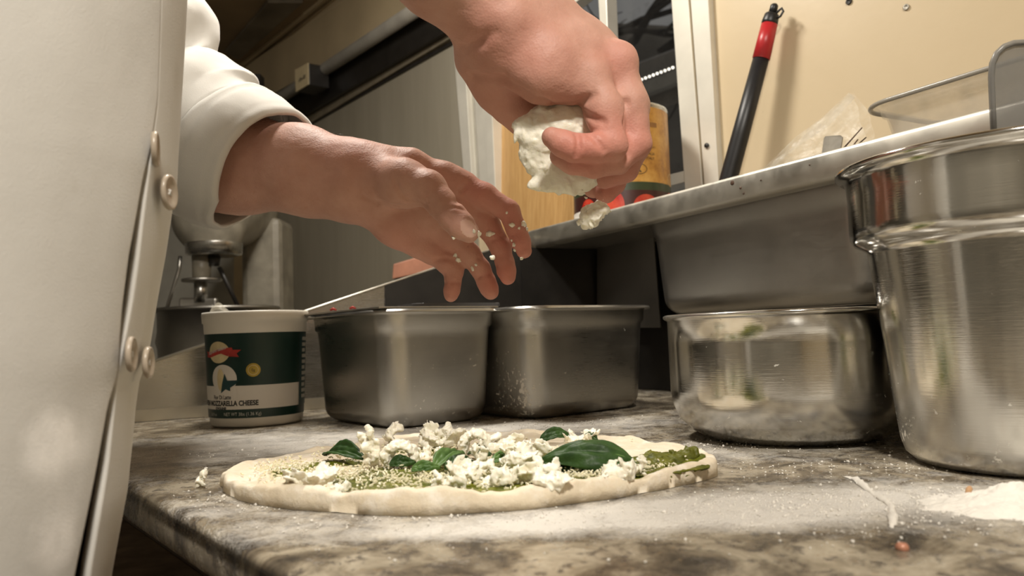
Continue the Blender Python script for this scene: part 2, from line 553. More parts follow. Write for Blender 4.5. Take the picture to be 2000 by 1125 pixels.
M['skin'] = t.m
t = NT('nail')
t.set('Base Color', (0.66, 0.42, 0.35)); t.set('Roughness', 0.16); t.set('Coat Weight', 0.4)
M['nail'] = t.m
M['hair'] = plain('brown_hair', (0.07, 0.035, 0.02), 0.5, 0, 0.2, 40)

# dough, cheese, basil
t = NT('raw_dough')
pe = t.attr('pesto')
f = t.noise(26, 5, 0.6)
c = t.ramp(f, [(0.3, (0.66, 0.565, 0.42)), (0.7, (0.76, 0.675, 0.53))])
fl = t.ramp(t.noise(42, 5, 0.7), [(0.5, 0.0), (0.7, 0.75)])
c = t.mix(fl, c, (0.86, 0.82, 0.74))
n1 = t.noise(75, 5, 0.65)
pm = t.ramp(t.math('ADD', t.math('MULTIPLY', n1, 0.9), pe), [(0.90, 0.0), (1.02, 1.0)])
pcol = t.ramp(t.noise(48, 4, 0.7), [(0.30, (0.045, 0.065, 0.006)), (0.5, (0.13, 0.145, 0.012)), (0.72, (0.33, 0.33, 0.035))])
c = t.mix(pm, c, pcol)
t.set('Base Color', c); t.set('Roughness', t.mix(pm, (0.85, 0.85, 0.85), (0.25, 0.25, 0.25)))
t.set('Subsurface Weight', 0.08); t.set('Subsurface Radius', (0.006, 0.004, 0.002)); t.set('Subsurface Scale', 0.5)
t.bump(t.math('ADD', t.noise(130, 5, 0.65), t.math('MULTIPLY', t.noise(30, 3), 1.5)), 0.0022, 0.5)
M['dough'] = t.m
def cheese(name, a, b):
    t = NT(name)
    t.set('Base Color', t.ramp(t.noise(90, 4, 0.6), [(0.3, a), (0.7, b)]))
    t.set('Roughness', 0.42); t.set('Subsurface Weight', 0.25); t.set('Subsurface Radius', (0.006, 0.005, 0.003)); t.set('Subsurface Scale', 0.6)
    t.bump(t.noise(260, 4, 0.6), 0.0012, 0.5)
    return t.m
M['mozz'] = cheese('mozzarella', (0.82, 0.78, 0.64), (0.90, 0.87, 0.76))
M['grated'] = cheese('grated_cheese', (0.78, 0.71, 0.48), (0.86, 0.80, 0.60))
def leafmat(name, a, b):
    t = NT(name)
    t.set('Base Color', t.ramp(t.noise(60, 4), [(0.3, a), (0.7, b)]))
    t.set('Roughness', 0.5); t.set('Specular IOR Level', 0.3); t.bump(t.noise(160, 3), 0.0012, 0.6)
    return t.m
M['basil'] = leafmat('basil_leaf', (0.014, 0.040, 0.008), (0.036, 0.085, 0.016))
M['basil_light'] = leafmat('basil_pale', (0.045, 0.105, 0.022), (0.11, 0.20, 0.05))
M['pesto'] = leafmat('pesto_lump', (0.045, 0.055, 0.006), (0.15, 0.15, 0.014))

# granite with flour
t = NT('granite_worktop')
v = t.coord((1, 1, 1))
n1 = t.noise(22, 8, 0.68, v, 0.6); n2 = t.noise(95, 6, 0.65, v, 0.3); n3 = t.noise(160, 3, 0.6, v)
c = t.ramp(n1, [(0.34, (0.045, 0.038, 0.030)), (0.45, (0.16, 0.13, 0.092)), (0.53, (0.31, 0.265, 0.195)), (0.64, (0.47, 0.415, 0.32))])
c = t.mix(t.ramp(n2, [(0.54, 0.0), (0.62, 0.8)]), c, (0.06, 0.05, 0.042))
c = t.mix(t.ramp(n3, [(0.62, 0.0), (0.70, 0.7)]), c, (0.30, 0.21, 0.12))
fa = t.attr('flour')
g1 = t.noise(420, 3, 0.6, v); g2 = t.noise(36, 7, 0.68, v, 0.8)
k = t.math('ADD', t.math('ADD', t.math('MULTIPLY', g1, 0.35), t.math('MULTIPLY', g2, 0.65)), t.math('MULTIPLY', fa, 0.42))
mk = t.ramp(k, [(0.58, 0.0), (0.70, 0.35), (0.92, 0.88)])
c = t.mix(mk, c, (0.80, 0.77, 0.715))
t.set('Base Color', c)
t.set('Roughness', t.mix(mk, t.ramp(n2, [(0.3, 0.16), (0.7, 0.30)]), (0.95, 0.95, 0.95)))
t.set('Specular IOR Level', t.math('SUBTRACT', 0.5, t.math('MULTIPLY', mk, 0.45)))
t.bump(t.math('ADD', t.math('MULTIPLY', mk, 0.8), t.math('MULTIPLY', t.math('MULTIPLY', t.math('ADD', g1, t.noise(900, 2, 0.6, v)), mk), 1.1)), 0.0022, 0.7)
M['granite'] = t.m
M['flour'] = plain('flour', (0.72, 0.69, 0.63), 0.95, 0, 0.05, 200, 0.0)

# ------------------------------------------------------------------ the truck interior
ZC = 1.185                                     # ceiling above the worktop
ZF = -0.92                                     # floor
NL = -0.75                                     # left-hand side of the truck (behind the cook)
NW = float(np.dot(W0, N))
S0, S1 = 0.95, -3.6                            # near and far ends along the truck
def slab(name, pts, off, mat):
    return struct(prismobj(name, pts, off, mat))
slab('floor', [NS(NL, S0, ZF), NS(NW, S0, ZF), NS(NW, S1, ZF), NS(NL, S1, ZF)], (0, 0, -0.04), plain('floor_rubber', (0.07, 0.06, 0.05), 0.6, 0, 0.3, 8))
slab('ceiling', [NS(NL, S0, ZC), NS(NW, S0, ZC), NS(NW, S1, ZC), NS(NL, S1, ZC)], (0, 0, 0.04), M['ceiling'])
slab('wall_left', [NS(NL, S0, ZF), NS(NL, S1, ZF), NS(NL, S1, ZC), NS(NL, S0, ZC)], -N * 0.04, M['wall_grey'])
slab('wall_near', [NS(NL, S0, ZF), NS(NW, S0, ZF), NS(NW, S0, ZC), NS(NL, S0, ZC)], -U * 0.04, M['wall'])
slab('wall_far', [NS(NL, S1, ZF), NS(NW, S1, ZF), NS(NW, S1, ZC), NS(NL, S1, ZC)], U * 0.04, M['wall_grey'])

# right-hand wall with the serving-window opening (corners taken on the wall plane)
wa, wb = W(952, 430), W(1352, 392)             # opening: far and near jamb
def s_of(p): return float(np.dot(np.asarray(p) - W0, U))
sA, sB = s_of(W(948, 300)), s_of(W(1350, 200))
zTop, zBot = 1.02, 0.26
def wrect(s0, s1, z0, z1, off=0.0): return [WS(s0, z0, off), WS(s1, z0, off), WS(s1, z1, off), WS(s0, z1, off)]
s_far, s_near = 3.4, -1.2
bm = bmesh.new()
for r in (wrect(s_near, sB, ZF, ZC), wrect(sA, s_far, ZF, ZC), wrect(sB, sA, ZF, zBot), wrect(sB, sA, zTop, ZC)):
    prism(bm, r, N * 0.05)
wall_right = struct(bm_obj('wall_right', bm, M['wall']))

# window: aluminium frame bars traced on the wall plane, glass, mullion
def wpoly(pxs, off): return [W(x, y, off) for x, y in pxs]
win = empty('window_1', W(1150, 200)); struct(win)
def wbar(name, pxs, off, thick, mat, parent, bevel=0.0015):
    o = prismobj(name, wpoly(pxs, off), N * thick, mat, None, bevel)
    adopt(parent, o)
    return o
# near jamb (right in the photograph), three stepped strips
wbar('jamb', [(1308, -40), (1341, -40), (1372, 372), (1338, 380)], 0.006, 0.05, M['alu'], win)
wbar('jamb', [(1341, -40), (1346, -40), (1377, 372), (1371, 374)], -0.004, 0.03, M['alu_dark'], win)
wbar('jamb', [(1345, -40), (1381, -40), (1404, 366), (1376, 374)], 0.014, 0.04, M['alu'], win)
wbar('jamb', [(1379, -40), (1389, -40), (1411, 364), (1402, 368)], 0.002, 0.03, M['alu_dark'], win)
# far jamb (left of the window), stepped strips
wbar('jamb', [(882, 55), (904, 60), (928, 450), (914, 452)], 0.016, 0.03, M['alu'], win)
wbar('jamb', [(904, 40), (916, 40), (944, 450), (927, 452)], 0.002, 0.03, M['alu_dark'], win)
wbar('jamb', [(916, 40), (937, 40), (957, 450), (943, 452)], 0.008, 0.03, M['alu'], win)
wbar('jamb', [(937, 40), (953, 40), (972, 470), (956, 470)], 0.012, 0.04, M['alu'], win)
# sill and mullion and head bar
wbar('sill', [(1180, 400), (1350, 352), (1350, 330), (1180, 372)], 0.004, 0.05, M['alu'], win)
wbar('mullion', [(1166, -40), (1183, -40), (1189, 120), (1175, 120)], 0.004, 0.03, M['alu'], win)
wbar('head_bar', [(1070, 30), (1165, -38), (1178, -38), (1085, 36)], 0.004, 0.03, M['alu'], win)
gl = prismobj('glass', wrect(sB - 0.02, sA + 0.02, zBot - 0.01, zTop + 0.01, -0.032), N * 0.004, M['glass'])
adopt(win, gl)

# plate with the rivet at the top of the far jamb
o = prismobj('trim_1', wpoly([(883, 66), (906, 66), (908, 86), (893, 84)], 0.026), N * 0.012, M['alu'], None, 0.001); struct(o)

# stainless sheet that lines the wall left of the window, and its top moulding
struct(prismobj('wall_right_sheet', wpoly([(440, 332), (600, 240), (905, 68), (935, 470), (935, 700), (440, 700)], 0.004), N * 0.004, M['wall_sheet']))
struct(prismobj('trim_2', wpoly([(560, 268), (893, 66), (886, 52), (556, 246)], 0.014), N * 0.012, plain('bronze_moulding', (0.33, 0.28, 0.20), 0.4, 0.5, 0.15, 30), None, 0.001))
struct(prismobj('trim_3', wpoly([(556, 272), (900, 76), (899, 70), (556, 266)], 0.009), N * 0.004, M['black']))
# black channel above with the grey pipe
struct(prismobj('trim_4', wpoly([(400, 340), (890, 50), (890, -26), (400, 262)], 0.03), N * 0.028, M['black'], None, 0.001))
pp = tube('conduit_pipe', [W(440, 258, 0.055), W(540, 196, 0.055), W(700, 93, 0.055), W(900, -38, 0.055)], 0.0185, M['pipe'], None, 18)
tag(pp, 'grey conduit pipe running along the black channel below the ceiling', 'pipe')
# cream cove between channel and ceiling, with beads
struct(prismobj('trim_5', wpoly([(400, 262), (890, -26), (890, -140), (400, 180)], 0.022), N * 0.02, M['cream_dark']))
# small cream junction block over the pipe with a scribbled mark
jb = empty('junction_block', W(603, 158, 0.06))
c0 = [W(577, 137, 0.11), W(603, 123, 0.11), W(604, 165, 0.11), W(579, 180, 0.11)]
body = prismobj('body', c0, N * 0.065, M['black'], None, 0.002)
face = prismobj('face_plate', [p - N * 0.0025 for p in c0], N * 0.002, M['cardboard'], None, 0.0004)
adopt(jb, body, face)
def wline(name, pxs, off, r, mat, parent):
    o = tube(name, [W(x, y, off) for x, y in pxs], r, mat, None, 6); adopt(parent, o); return o
scr = wline('marking', [(583, 160), (586, 154), (588, 152), (589, 156), (586, 159), (588, 154), (592, 153), (593, 148), (596, 146), (595, 152), (592, 154), (596, 150)], 0.1135, 0.0009, M['ink'], face)
tag(jb, 'small cream block clamped over the pipe with a scribbled mark', 'bracket')
# ceiling strip light cover (dead) and ceiling seam battens
def CP(px, py, z=ZC): return PL(px, py, (0, 0, z), np.array([0, 0, 1.0]))
cv = prismobj('ceiling_vent_panel', [CP(440, 96), (CP(466, 112)), CP(592, -2), CP(523, -2)], (0, 0, -0.012), plain('grey_ceiling_panel', (0.20, 0.17, 0.125), 0.35, 0.2, 0.35, 7), None, 0.002)
tag(cv, 'grey grimy panel set in the brown ceiling', 'ceiling panel')
for k, (a, b, w) in enumerate((((460, 134), (640, -10), 6), ((478, 138), (660, -10), 12))):
    p, q = CP(*a), CP(*b); v = (q - p) / np.linalg.norm(q - p); s_ = np.cross(v, [0, 0, 1.0])
    struct(boxobj('trim_%d' % (6 + k), (p + q) / 2 + np.array([0, 0, -0.006]), (q - p) / 2 * 1.6, s_ * (0.006 + 0.004 * k), (0, 0, 0.006), M['cream_dark']))
# lamps: shallow fixtures under the ceiling that hold the two lights
def fixture(name, loc, sx, sy, lab):
    e = empty('ceiling_light', (loc[0], loc[1], ZC - 0.001))
    b = boxobj('housing', (loc[0], loc[1], ZC - 0.016), (sx, 0, 0), (0, sy, 0), (0, 0, 0.015), M['alu'], None, 0.004)
    adopt(e, b); tag(e, lab, 'light')
fixture('near', LIGHT_NEAR, 0.10, 0.17, 'flat ceiling light over the near end of the worktop')
fixture('far', LIGHT_FAR, 0.09, 0.17, 'flat ceiling light over the passage behind the cook')

# screws / holes in the cream wall
for (x, y, r) in ((1658, 3, 0.0045), (1770, 14, 0.0042)):
    p = W(x, y, 0.001); s_ = lathe('wall_screw', [(0, -0.001), (r, -0.001), (r, 0.0012), (r * 0.6, 0.002), (r * 0.55, 0.0008), (0, 0.0008)], p, M['black'] if x < 1700 else M['alu_dark'], None, 16, True, Vector(-N).to_track_quat('Z', 'Y').to_matrix())
    tag(s_, 'dark screw hole high in the cream wall nearer the window' if x < 1700 else 'grey screw head in the cream wall, right of the screw hole', 'screw', 'screws in the cream wall')
p = W(1380, 284, 0.016)
s_ = lathe('wall_screw', [(0, -0.001), (0.0042, -0.001), (0.0042, 0.001), (0, 0.0014)], p, M['black'], None, 14, True, Vector(-N).to_track_quat('Z', 'Y').to_matrix())
tag(s_, 'black screw in the aluminium window jamb', 'screw')

# outside: dusk sky above, an awning flap with a string of LEDs, branches, a dark far hedge
def out(px, py, d): return P(px, py, d)
aw = empty('awning_flap', out(1250, 120, 3.2))
a1 = prismobj('flap_panel', [out(1180, 150, 3.4), out(1420, 60, 2.9), out(1420, 160, 2.9), out(1180, 262, 3.4)], (0.01, 0.03, 0.02), plain('awning_grey', (0.30, 0.28, 0.25), 0.6, 0, 0.2, 6))
a2 = prismobj('flap_rail', [out(1180, 190, 3.3), out(1420, 98, 2.8), out(1420, 122, 2.8), out(1180, 214, 3.3)], (0.02, 0.05, 0.0), M['alu_dark'])
adopt(aw, a1, a2)
tag(aw, 'raised grey awning flap seen outside through the window', 'awning')
led = NT('led'); led.set('Base Color', (1, 0.95, 0.85)); led.set('Emission Color', (1.0, 0.93, 0.80)); led.set('Emission Strength', 2.5)
ls = empty('led_string', out(1275, 145, 3.0))
tag(ls, 'short string of small lit bulbs on the awning rail outside', 'lights')
for k in range(11):
    f_ = k / 10
    b = lathe('bulb', [(0, -0.005), (0.004, -0.003), (0.005, 0), (0.004, 0.003), (0, 0.005)], out(1238 + 76 * f_, 161 - 29 * f_, 2.95 - 0.2 * f_), led.m, None, 10)
    adopt(ls, b)
tr = empty('bare_tree', out(1150, 40, 5.0))
tag(tr, 'bare branching tree outside the window against the dusk sky', 'tree')
br = bmesh.new()
allv, allf = [], []
rr = random.Random(3)
def branch(p, d, L, r, lev):
    global allv, allf
    pts = [p]; q = p.copy(); dd = d.copy()
    for k in range(5):
        dd = dd + np.array([rr.uniform(-.25, .25) for _ in range(3)]); dd /= np.linalg.norm(dd)
        q = q + dd * L / 5; pts.append(q)
    ang = np.linspace(0, 2 * np.pi, 6, endpoint=False)
    rings = []
    for i, c_ in enumerate(pts):
        x = np.cross(dd, [0, 0.3, 1.0]); x /= np.linalg.norm(x); y = np.cross(dd, x)
        rad = r * (1 - 0.12 * i)
        rings.append(c_ + rad * (np.cos(ang)[:, None] * x + np.sin(ang)[:, None] * y))
    v, f = rings_mesh(rings, True, True, True)
    b0 = sum(len(a) for a in allv)
    allv.append(v); allf += [tuple(i + b0 for i in ff) for ff in f]
    if lev > 0:
        for k in range(3):
            c_ = pts[2 + k]
            nd = dd + np.array([rr.uniform(-1, 1), rr.uniform(-.4, .4), rr.uniform(-.7, .7)]); nd /= np.linalg.norm(nd)
            branch(c_, nd, L * 0.7, r * 0.6, lev - 1)
for k in range(4):
    branch(out(1020 + 90 * k, 140 - 12 * k, 5.0), np.array([0.75, 0.1, 0.25 + 0.15 * k]), 1.0, 0.035, 3)
bo = mesh('branch', np.concatenate(allv), allf, plain('bark', (0.05, 0.04, 0.03), 0.8, 0, 0.3, 20)); adopt(tr, bo)
hg = prismobj('street_facade', [out(700, 660, 7), out(1700, 660, 7), out(1700, 70, 7), out(700, 20, 7)], (0, 0.3, 0), plain('night_facade', (0.20, 0.18, 0.15), 0.8, 0, 0.4, 2))
hg.name = 'wall_outside'; struct(hg)

# ------------------------------------------------------------------ worktop
N0 = 0.143; SN, SF = 0.62, -1.52; TH = 0.030
gx, gy = 240, 360
nn = np.concatenate([np.linspace(0, 0.008, 7)[:-1], np.linspace(0.008, NW - 0.02 - N0, gx)]) + N0
ss = np.linspace(SN, SF, gy)
n_, s_ = np.meshgrid(nn, ss, indexing='ij')
zz = np.where(n_ - N0 < 0.007, -0.007 + np.sqrt(np.maximum(0, 0.007 ** 2 - (0.007 - (n_ - N0)) ** 2)), 0.0)
V = N * n_[..., None] - U * s_[..., None]
V[..., 2] = zz
def blob(xy, c, r, ang=0.0):
    d = xy - np.asarray(c[:2]); ca, sa = math.cos(ang), math.sin(ang)
    x = d[..., 0] * ca + d[..., 1] * sa; y = -d[..., 0] * sa + d[..., 1] * ca
    return np.exp(-(x / r[0]) ** 2 - (y / r[1]) ** 2)
def gblob(xy, px, py, rx, ry, ang=0.0): return blob(xy, G(px, py), (rx, ry), ang)
def flour_mask(xy):
    w = fbm(np.concatenate([xy * 9, np.zeros(xy.shape[:-1] + (1,))], -1), 4, 3) * 0.5 + 0.5
    m = 0.22 + 0 * xy[..., 0]
    m = m + 0.95 * gblob(xy, 1500, 985, 0.11, 0.035, 0.15) + 1.0 * gblob(xy, 1850, 985, 0.12, 0.05, 0.0)
    m = m + 0.75 * gblob(xy, 1200, 1010, 0.12, 0.028) + 0.55 * gblob(xy, 430, 985, 0.05, 0.03, -0.6)
    m = m + 0.75 * gblob(xy, 480, 870, 0.22, 0.12, 0.2) + 0.6 * gblob(xy, 330, 880, 0.12, 0.08)
    m = m + 0.75 * gblob(xy, 1080, 832, 0.22, 0.06, 0.1) + 0.6 * gblob(xy, 1420, 880, 0.12, 0.05)
    m = m + 0.55 * gblob(xy, 560, 1030, 0.05, 0.03) + 0.45 * gblob(xy, 900, 1040, 0.10, 0.02)
    m = m - 0.65 * gblob(xy, 340, 842, 0.14, 0.05, 0.2) - 0.45 * gblob(xy, 1480, 918, 0.07, 0.02)
    m = m - 0.35 * gblob(xy, 1500, 1110, 0.5, 0.045) - 0.25 * gblob(xy, 700, 1100, 0.3, 0.03)
    return np.clip(m * (0.15 + 1.15 * w), 0, 1.1)
FLM = flour_mask(V[..., :2])
V[..., 2] += np.where(n_ - N0 > 0.01, np.clip(FLM - 0.55, 0, 1) * 0.0012 * (0.5 + 0.5 * fbm(V * 60, 3, 9)), 0)
nx_, ny_ = V.shape[:2]
base = len(nn) * len(ss)
tv = V.reshape(-1, 3)
idx = np.arange(base).reshape(nx_, ny_)
fq = np.stack([idx[:-1, :-1], idx[1:, :-1], idx[1:, 1:], idx[:-1, 1:]], -1).reshape(-1, 4)[:, ::-1]
# front face, under-rounding, underside, back
def row(n, z): 
    r = N * n - U * ss[:, None]; r[:, 2] = z; return r
extra = [row(N0, -0.007 - 0.0), row(N0 - 0.0006, -0.014), row(N0, -TH + 0.006), row(N0 + 0.002, -TH + 0.002), row(N0 + 0.006, -TH), row(NW - 0.02, -TH)]
allr = [V[0]] + extra + [V[-1]]
ev = np.concatenate(extra); k0 = base
rid = [idx[0]] + [k0 + i * ny_ + np.arange(ny_) for i in range(len(extra))] + [idx[-1]]
fe = []
for a, b in zip(rid[:-1], rid[1:]):
    fe.append(np.stack([a[:-1], a[1:], b[1:], b[:-1]], -1)[:, ::-1])
top = fast_mesh('worktop', np.concatenate([tv, ev]), np.concatenate([fq] + fe), M['granite'])
fl_all = np.concatenate([FLM.ravel(), np.clip(0.16 + 0.2 * fbm(ev * 14, 3, 5), 0, 1)])
vattr(top, 'flour', fl_all)
tag(top, 'long speckled brown granite worktop dusted with flour', 'worktop')
# cabinet that carries the worktop: dark frame and boards seen below the edge
cab = empty('base_cabinet', NS(0.6, -0.4, ZF))
parts = []
parts.append(boxobj('carcass', NS(0.66, -0.45, (ZF - TH) / 2 - 0.0), N * 0.38, U * 1.05, (0, 0, (-ZF - TH) / 2 - 0.001), M['dark_wood']))
parts.append(boxobj('front_rail', NS(0.245, -0.45, -0.075), N * 0.03, U * 1.04, (0, 0, 0.022), M['dark_wood'], None, 0.003))
parts.append(boxobj('shelf_board', NS(0.215, -0.45, -0.165), N * 0.065, U * 1.03, (0, 0, 0.010), plain('worn_board', (0.36, 0.26, 0.18), 0.6, 0, 0.35, 20), None, 0.002))
for s in (-0.62, -0.30, 0.35):
    parts.append(boxobj('upright', NS(0.245, s, -0.55), N * 0.025, U * 0.03, (0, 0, 0.372), M['dark_wood'], None, 0.003))
parts.append(boxobj('lower_board', NS(0.225, -0.43, -0.30), N * 0.075, U * 1.0, (0, 0, 0.010), plain('red_brown_board', (0.46, 0.27, 0.19), 0.6, 0, 0.25, 16), None, 0.002))
adopt(cab, *parts)
tag(cab, 'dark wooden base cabinet under the granite worktop edge', 'cabinet')

# ------------------------------------------------------------------ the cook
SKV, SKF, SKR, SKN = [], [], [], []           # vertices, faces, redness, nail faces
def add_skin(v, f, red, nail_faces=None):
    b = sum(len(x) for x in SKV)
    SKV.append(v); SKF.append(f + b); SKR.append(red)
    SKN.append(np.zeros(len(f), bool) if nail_faces is None else nail_faces)
def red_from(v, spots, base=0.0):
    r = np.full(len(v), base)
    for c, rad, a in spots:
        d = np.linalg.norm(v - np.asarray(c), axis=1)
        r += a * np.exp(-(d / rad) ** 2)
    return np.clip(r, 0, 1)
def nail_mark(v, f, c, ax, up, L, Wd):
    fc = v[f].mean(1) - c
    x = fc @ ax; s = np.cross(up, ax); y = fc @ s; z = fc @ up
    return ((x / L) ** 2 + np.abs(y / Wd) ** 2.4 < 1) & (z > -0.004) & (z < 0.010)

# ---- left arm and hand (the far one), thumb on the camera's side
h = 0.00125
pw = lambda L: [P(*q) for q in L]
elbow_l = P(250, 330, 0.86)
fa_axis = pw([(250, 320, 0.87), (470, 318, 0.825), (590, 330, 0.80), (690, 348, 0.785), (740, 358, 0.782)])
s = SDF(np.min(pw([(380, 180, .90), (380, 640, .90), (1080, 640, .70), (1080, 180, .70), (380, 180, .70), (1080, 640, .90)]), 0) - 0.01,
        np.max(pw([(380, 180, .90), (380, 640, .90), (1080, 640, .70), (1080, 180, .70), (380, 180, .70), (1080, 640, .90)]), 0) + 0.01, h)
def PX(px, d): return px * d / F_PX           # pixels to metres at a depth
# forearm: two side by side bones give an oval section
s.chain(pw([(380, 300, .84), (470, 300, .825), (590, 315, .80), (690, 332, .785), (745, 338, .782)]), [.043, .041, .0345, .0275, .0255], 0.02)
s.chain(pw([(380, 338, .83), (470, 336, .815), (590, 346, .795), (690, 362, .782), (745, 368, .78)]), [.043, .041, .034, .0275, .0255], 0.02)
s.chain(pw([(620, 372, .79), (690, 385, .785), (745, 398, .785)]), [.024, .0195, .019], 0.02)
# palm: metacarpals
wr = (735, 352, .783)
s.chain(pw([(720, 330, .784), (800, 325, .787), (868, 348, .79), (905, 360, .79)]), [.023, .0165, .0145, .0135], 0.012)     # index ray
s.chain(pw([(725, 350, .785), (820, 372, .79), (905, 412, .795)]), [.022, .0185, .0135], 0.012)   # middle ray
s.chain(pw([(725, 370, .785), (810, 412, .795), (880, 462, .80)]), [.022, .019, .0135], 0.012)    # ring ray
s.chain(pw([(715, 385, .787), (780, 440, .797), (843, 492, .803)]), [.020, .0185, .0125], 0.012)  # little ray
s.chain(pw([(715, 390, .784), (770, 440, .793), (815, 474, .80)]), [.018, .019, .0145], 0.010)    # hypothenar pad
s.ell(P(815, 400, .787), (.034, .016, .028), None, 0.012)
# thenar and thumb
s.chain(pw([(735, 348, .772), (790, 358, .750), (836, 370, .736)]), [.022, .0225, .0172], 0.010)
s.chain(pw([(836, 366, .736), (862, 398, .728), (884, 424, .722)]), [.0166, .0138, .0136], 0.005)
s.chain(pw([(884, 424, .722), (901, 441, .718), (916, 454, .716)]), [.0136, .0128, .0098], 0.003)
# index
s.chain(pw([(893, 356, .788), (945, 382, .785), (994, 412, .78)]), [.0135, .0122, .0112], 0.006)
s.chain(pw([(994, 412, .78), (1008, 447, .778), (1017, 472, .776)]), [.0113, .0103, .0100], 0.003)
s.chain(pw([(1017, 472, .776), (1023, 490, .775)]), [.0100, .0080], 0.003)
# middle
s.chain(pw([(905, 402, .795), (952, 440, .797), (978, 483, .795)]), [.0138, .0126, .0112], 0.006)
s.chain(pw([(978, 483, .795), (986, 512, .793), (990, 530, .792)]), [.0108, .0098, .0094], 0.003)
s.chain(pw([(989, 530, .792), (992, 542, .791)]), [.0094, .0078], 0.003)
# ring
s.chain(pw([(878, 460, .80), (915, 495, .803), (938, 525, .803)]), [.0125, .0115, .0105], 0.006)
s.chain(pw([(938, 525, .803), (950, 551, .802), (956, 565, .801)]), [.0105, .0096, .0092], 0.003)
s.chain(pw([(956, 565, .801), (959, 572, .80)]), [.0092, .0074], 0.003)
# little
s.chain(pw([(843, 490, .803), (872, 512, .803), (886, 530, .803)]), [.0118, .0108, .0100], 0.006)
s.chain(pw([(886, 530, .803), (884, 552, .801), (882, 568, .80)]), [.0098, .0086, .0084], 0.003)
s.chain(pw([(882, 568, .80), (881, 577, .799)]), [.0084, .0068], 0.003)
# creases, tendons
s.crease([(770, 352), (782, 378), (803, 393), (830, 400)], 0.0026, 0.0036)
s.crease([(712, 384), (735, 396), (780, 404), (822, 402)], 0.0026, 0.0030)
s.crease([(893, 395), (902, 372), (913, 358)], 0.0028, 0.0022)
s.crease([(876, 407), (893, 405), (903, 410)], 0.0020, 0.0008)
s.crease([(872, 420), (880, 428)], 0.0020, 0.0008)
for q in ([(851, 508, .79), (870, 505, .79), (884, 508, .79)], [(866, 553, .79), (884, 550, .79), (900, 553, .79)],
          [(935, 505, .785), (962, 498, .785)], [(935, 540, .79), (960, 536, .79)], [(960, 470, .78), (985, 462, .78)], [(968, 520, .78), (1000, 505, .78)],
          [(915, 480, .785), (940, 470, .785)]):
    s.crease([(a, b) for a, b, _ in q], 0.0022, 0.0014)
s.crease([(560, 331), (600, 333), (650, 337)], 0.0045, 0.0016)
s.noise(0.0007, 70, 3, 5)
v, f = s.mesh()
v = relax(v, f, 1, 0.45)
spots = [(P(940, 375, .775), .022, .6), (P(1000, 420, .77), .02, .7), (P(1020, 480, .77), .02, .8), (P(990, 540, .78), .02, .7), (P(957, 560, .79), .02, .7), (P(882, 570, .79), .018, .6),
         (P(900, 430, .73), .02, .35), (P(960, 470, .785), .02, .5), (P(780, 470, .79), .03, .45), (P(690, 300, .77), .03, .25), (P(870, 500, .79), .02, .4)]
SDF_L = s
nc = s.surf(917, 446)
ax = P(932, 459, .728) - P(905, 436, .729); ax /= np.linalg.norm(ax)
upn = (EYE - nc) / np.linalg.norm(EYE - nc) + 0.35 * UP + 0.2 * RIGHT; upn -= ax * np.dot(upn, ax); upn /= np.linalg.norm(upn)
nl = nail_mark(v, f, nc, ax, upn, 0.0098, 0.0068)
add_skin(v, f, red_from(v, spots, 0.06), nl)

# ---- right arm and hand (the near one), back of the hand up, holding the cheese
s = SDF(np.min(pw([(640, -200, .70), (640, 430, .70), (1300, 430, .56), (1300, -200, .56), (640, -200, .50), (1300, 430, .70), (1300, -200, .72)]), 0) - 0.015,
        np.max(pw([(640, -200, .70), (640, 430, .70), (1300, 430, .56), (1300, -200, .56), (640, -200, .50), (1300, 430, .70), (1300, -200, .72)]), 0) + 0.015, h)
D0 = 0.60
# forearm
s.chain(pw([(740, -190, .55), (860, -60, .57), (960, 30, .59), (1010, 72, .595)]), [.0355, .0325, .029, .0275], 0.02)
s.chain(pw([(800, -220, .575), (925, -95, .59), (1020, -5, .61), (1075, 50, .615)]), [.0345, .031, .0265, .0245], 0.02)
# palm / back of the hand; little-finger side nearest
s.chain(pw([(1000, 78, .592), (1075, 118, .588), (1150, 150, .588)]), [.0265, .0215, .0158], 0.014)     # little ray (near)
s.chain(pw([(1040, 65, .603), (1120, 95, .602), (1192, 130, .604)]), [.025, .020, .0150], 0.014)       # ring ray
s.chain(pw([(1070, 55, .618), (1140, 88, .622), (1205, 122, .625)]), [.0235, .019, .0145], 0.014)      # middle ray
s.chain(pw([(1060, 65, .625), (1130, 100, .638), (1190, 140, .645)]), [.0225, .0185, .0140], 0.014)    # index ray
s.chain(pw([(985, 105, .595), (1060, 150, .585), (1120, 172, .585)]), [.022, .0175, .012], 0.014)      # hypothenar
s.chain(pw([(945, 110, .615), (985, 165, .632), (1020, 205, .645), (1030, 225, .65)]), [.024, .023, .020, .017], 0.014)   # thenar under the wrist
# little finger curled over the cheese
s.chain(pw([(1150, 150, .588), (1180, 215, .582), (1196, 282, .578)]), [.0152, .0142, .0122], 0.008)
s.chain(pw([(1196, 284, .578), (1160, 290, .571), (1122, 289, .568)]), [.0122, .0110, .0104], 0.003)
s.chain(pw([(1122, 289, .568), (1098, 280, .568), (1078, 269, .569)]), [.0104, .0098, .0078], 0.003)
# ring finger below it
s.chain(pw([(1200, 122, .606), (1228, 200, .600), (1242, 278, .597)]), [.0150, .0138, .0122], 0.007)
s.chain(pw([(1242, 280, .597), (1205, 312, .590), (1160, 322, .586)]), [.0122, .0108, .0100], 0.003)
s.chain(pw([(1160, 322, .586), (1120, 316, .586), (1094, 306, .587)]), [.0100, .0094, .0078], 0.003)
# middle finger behind
s.chain(pw([(1208, 128, .628), (1235, 205, .624), (1240, 285, .62)]), [.0145, .0128, .0118], 0.007)
s.chain(pw([(1240, 285, .62), (1220, 330, .615), (1180, 345, .612)]), [.0118, .0108, .0098], 0.003)
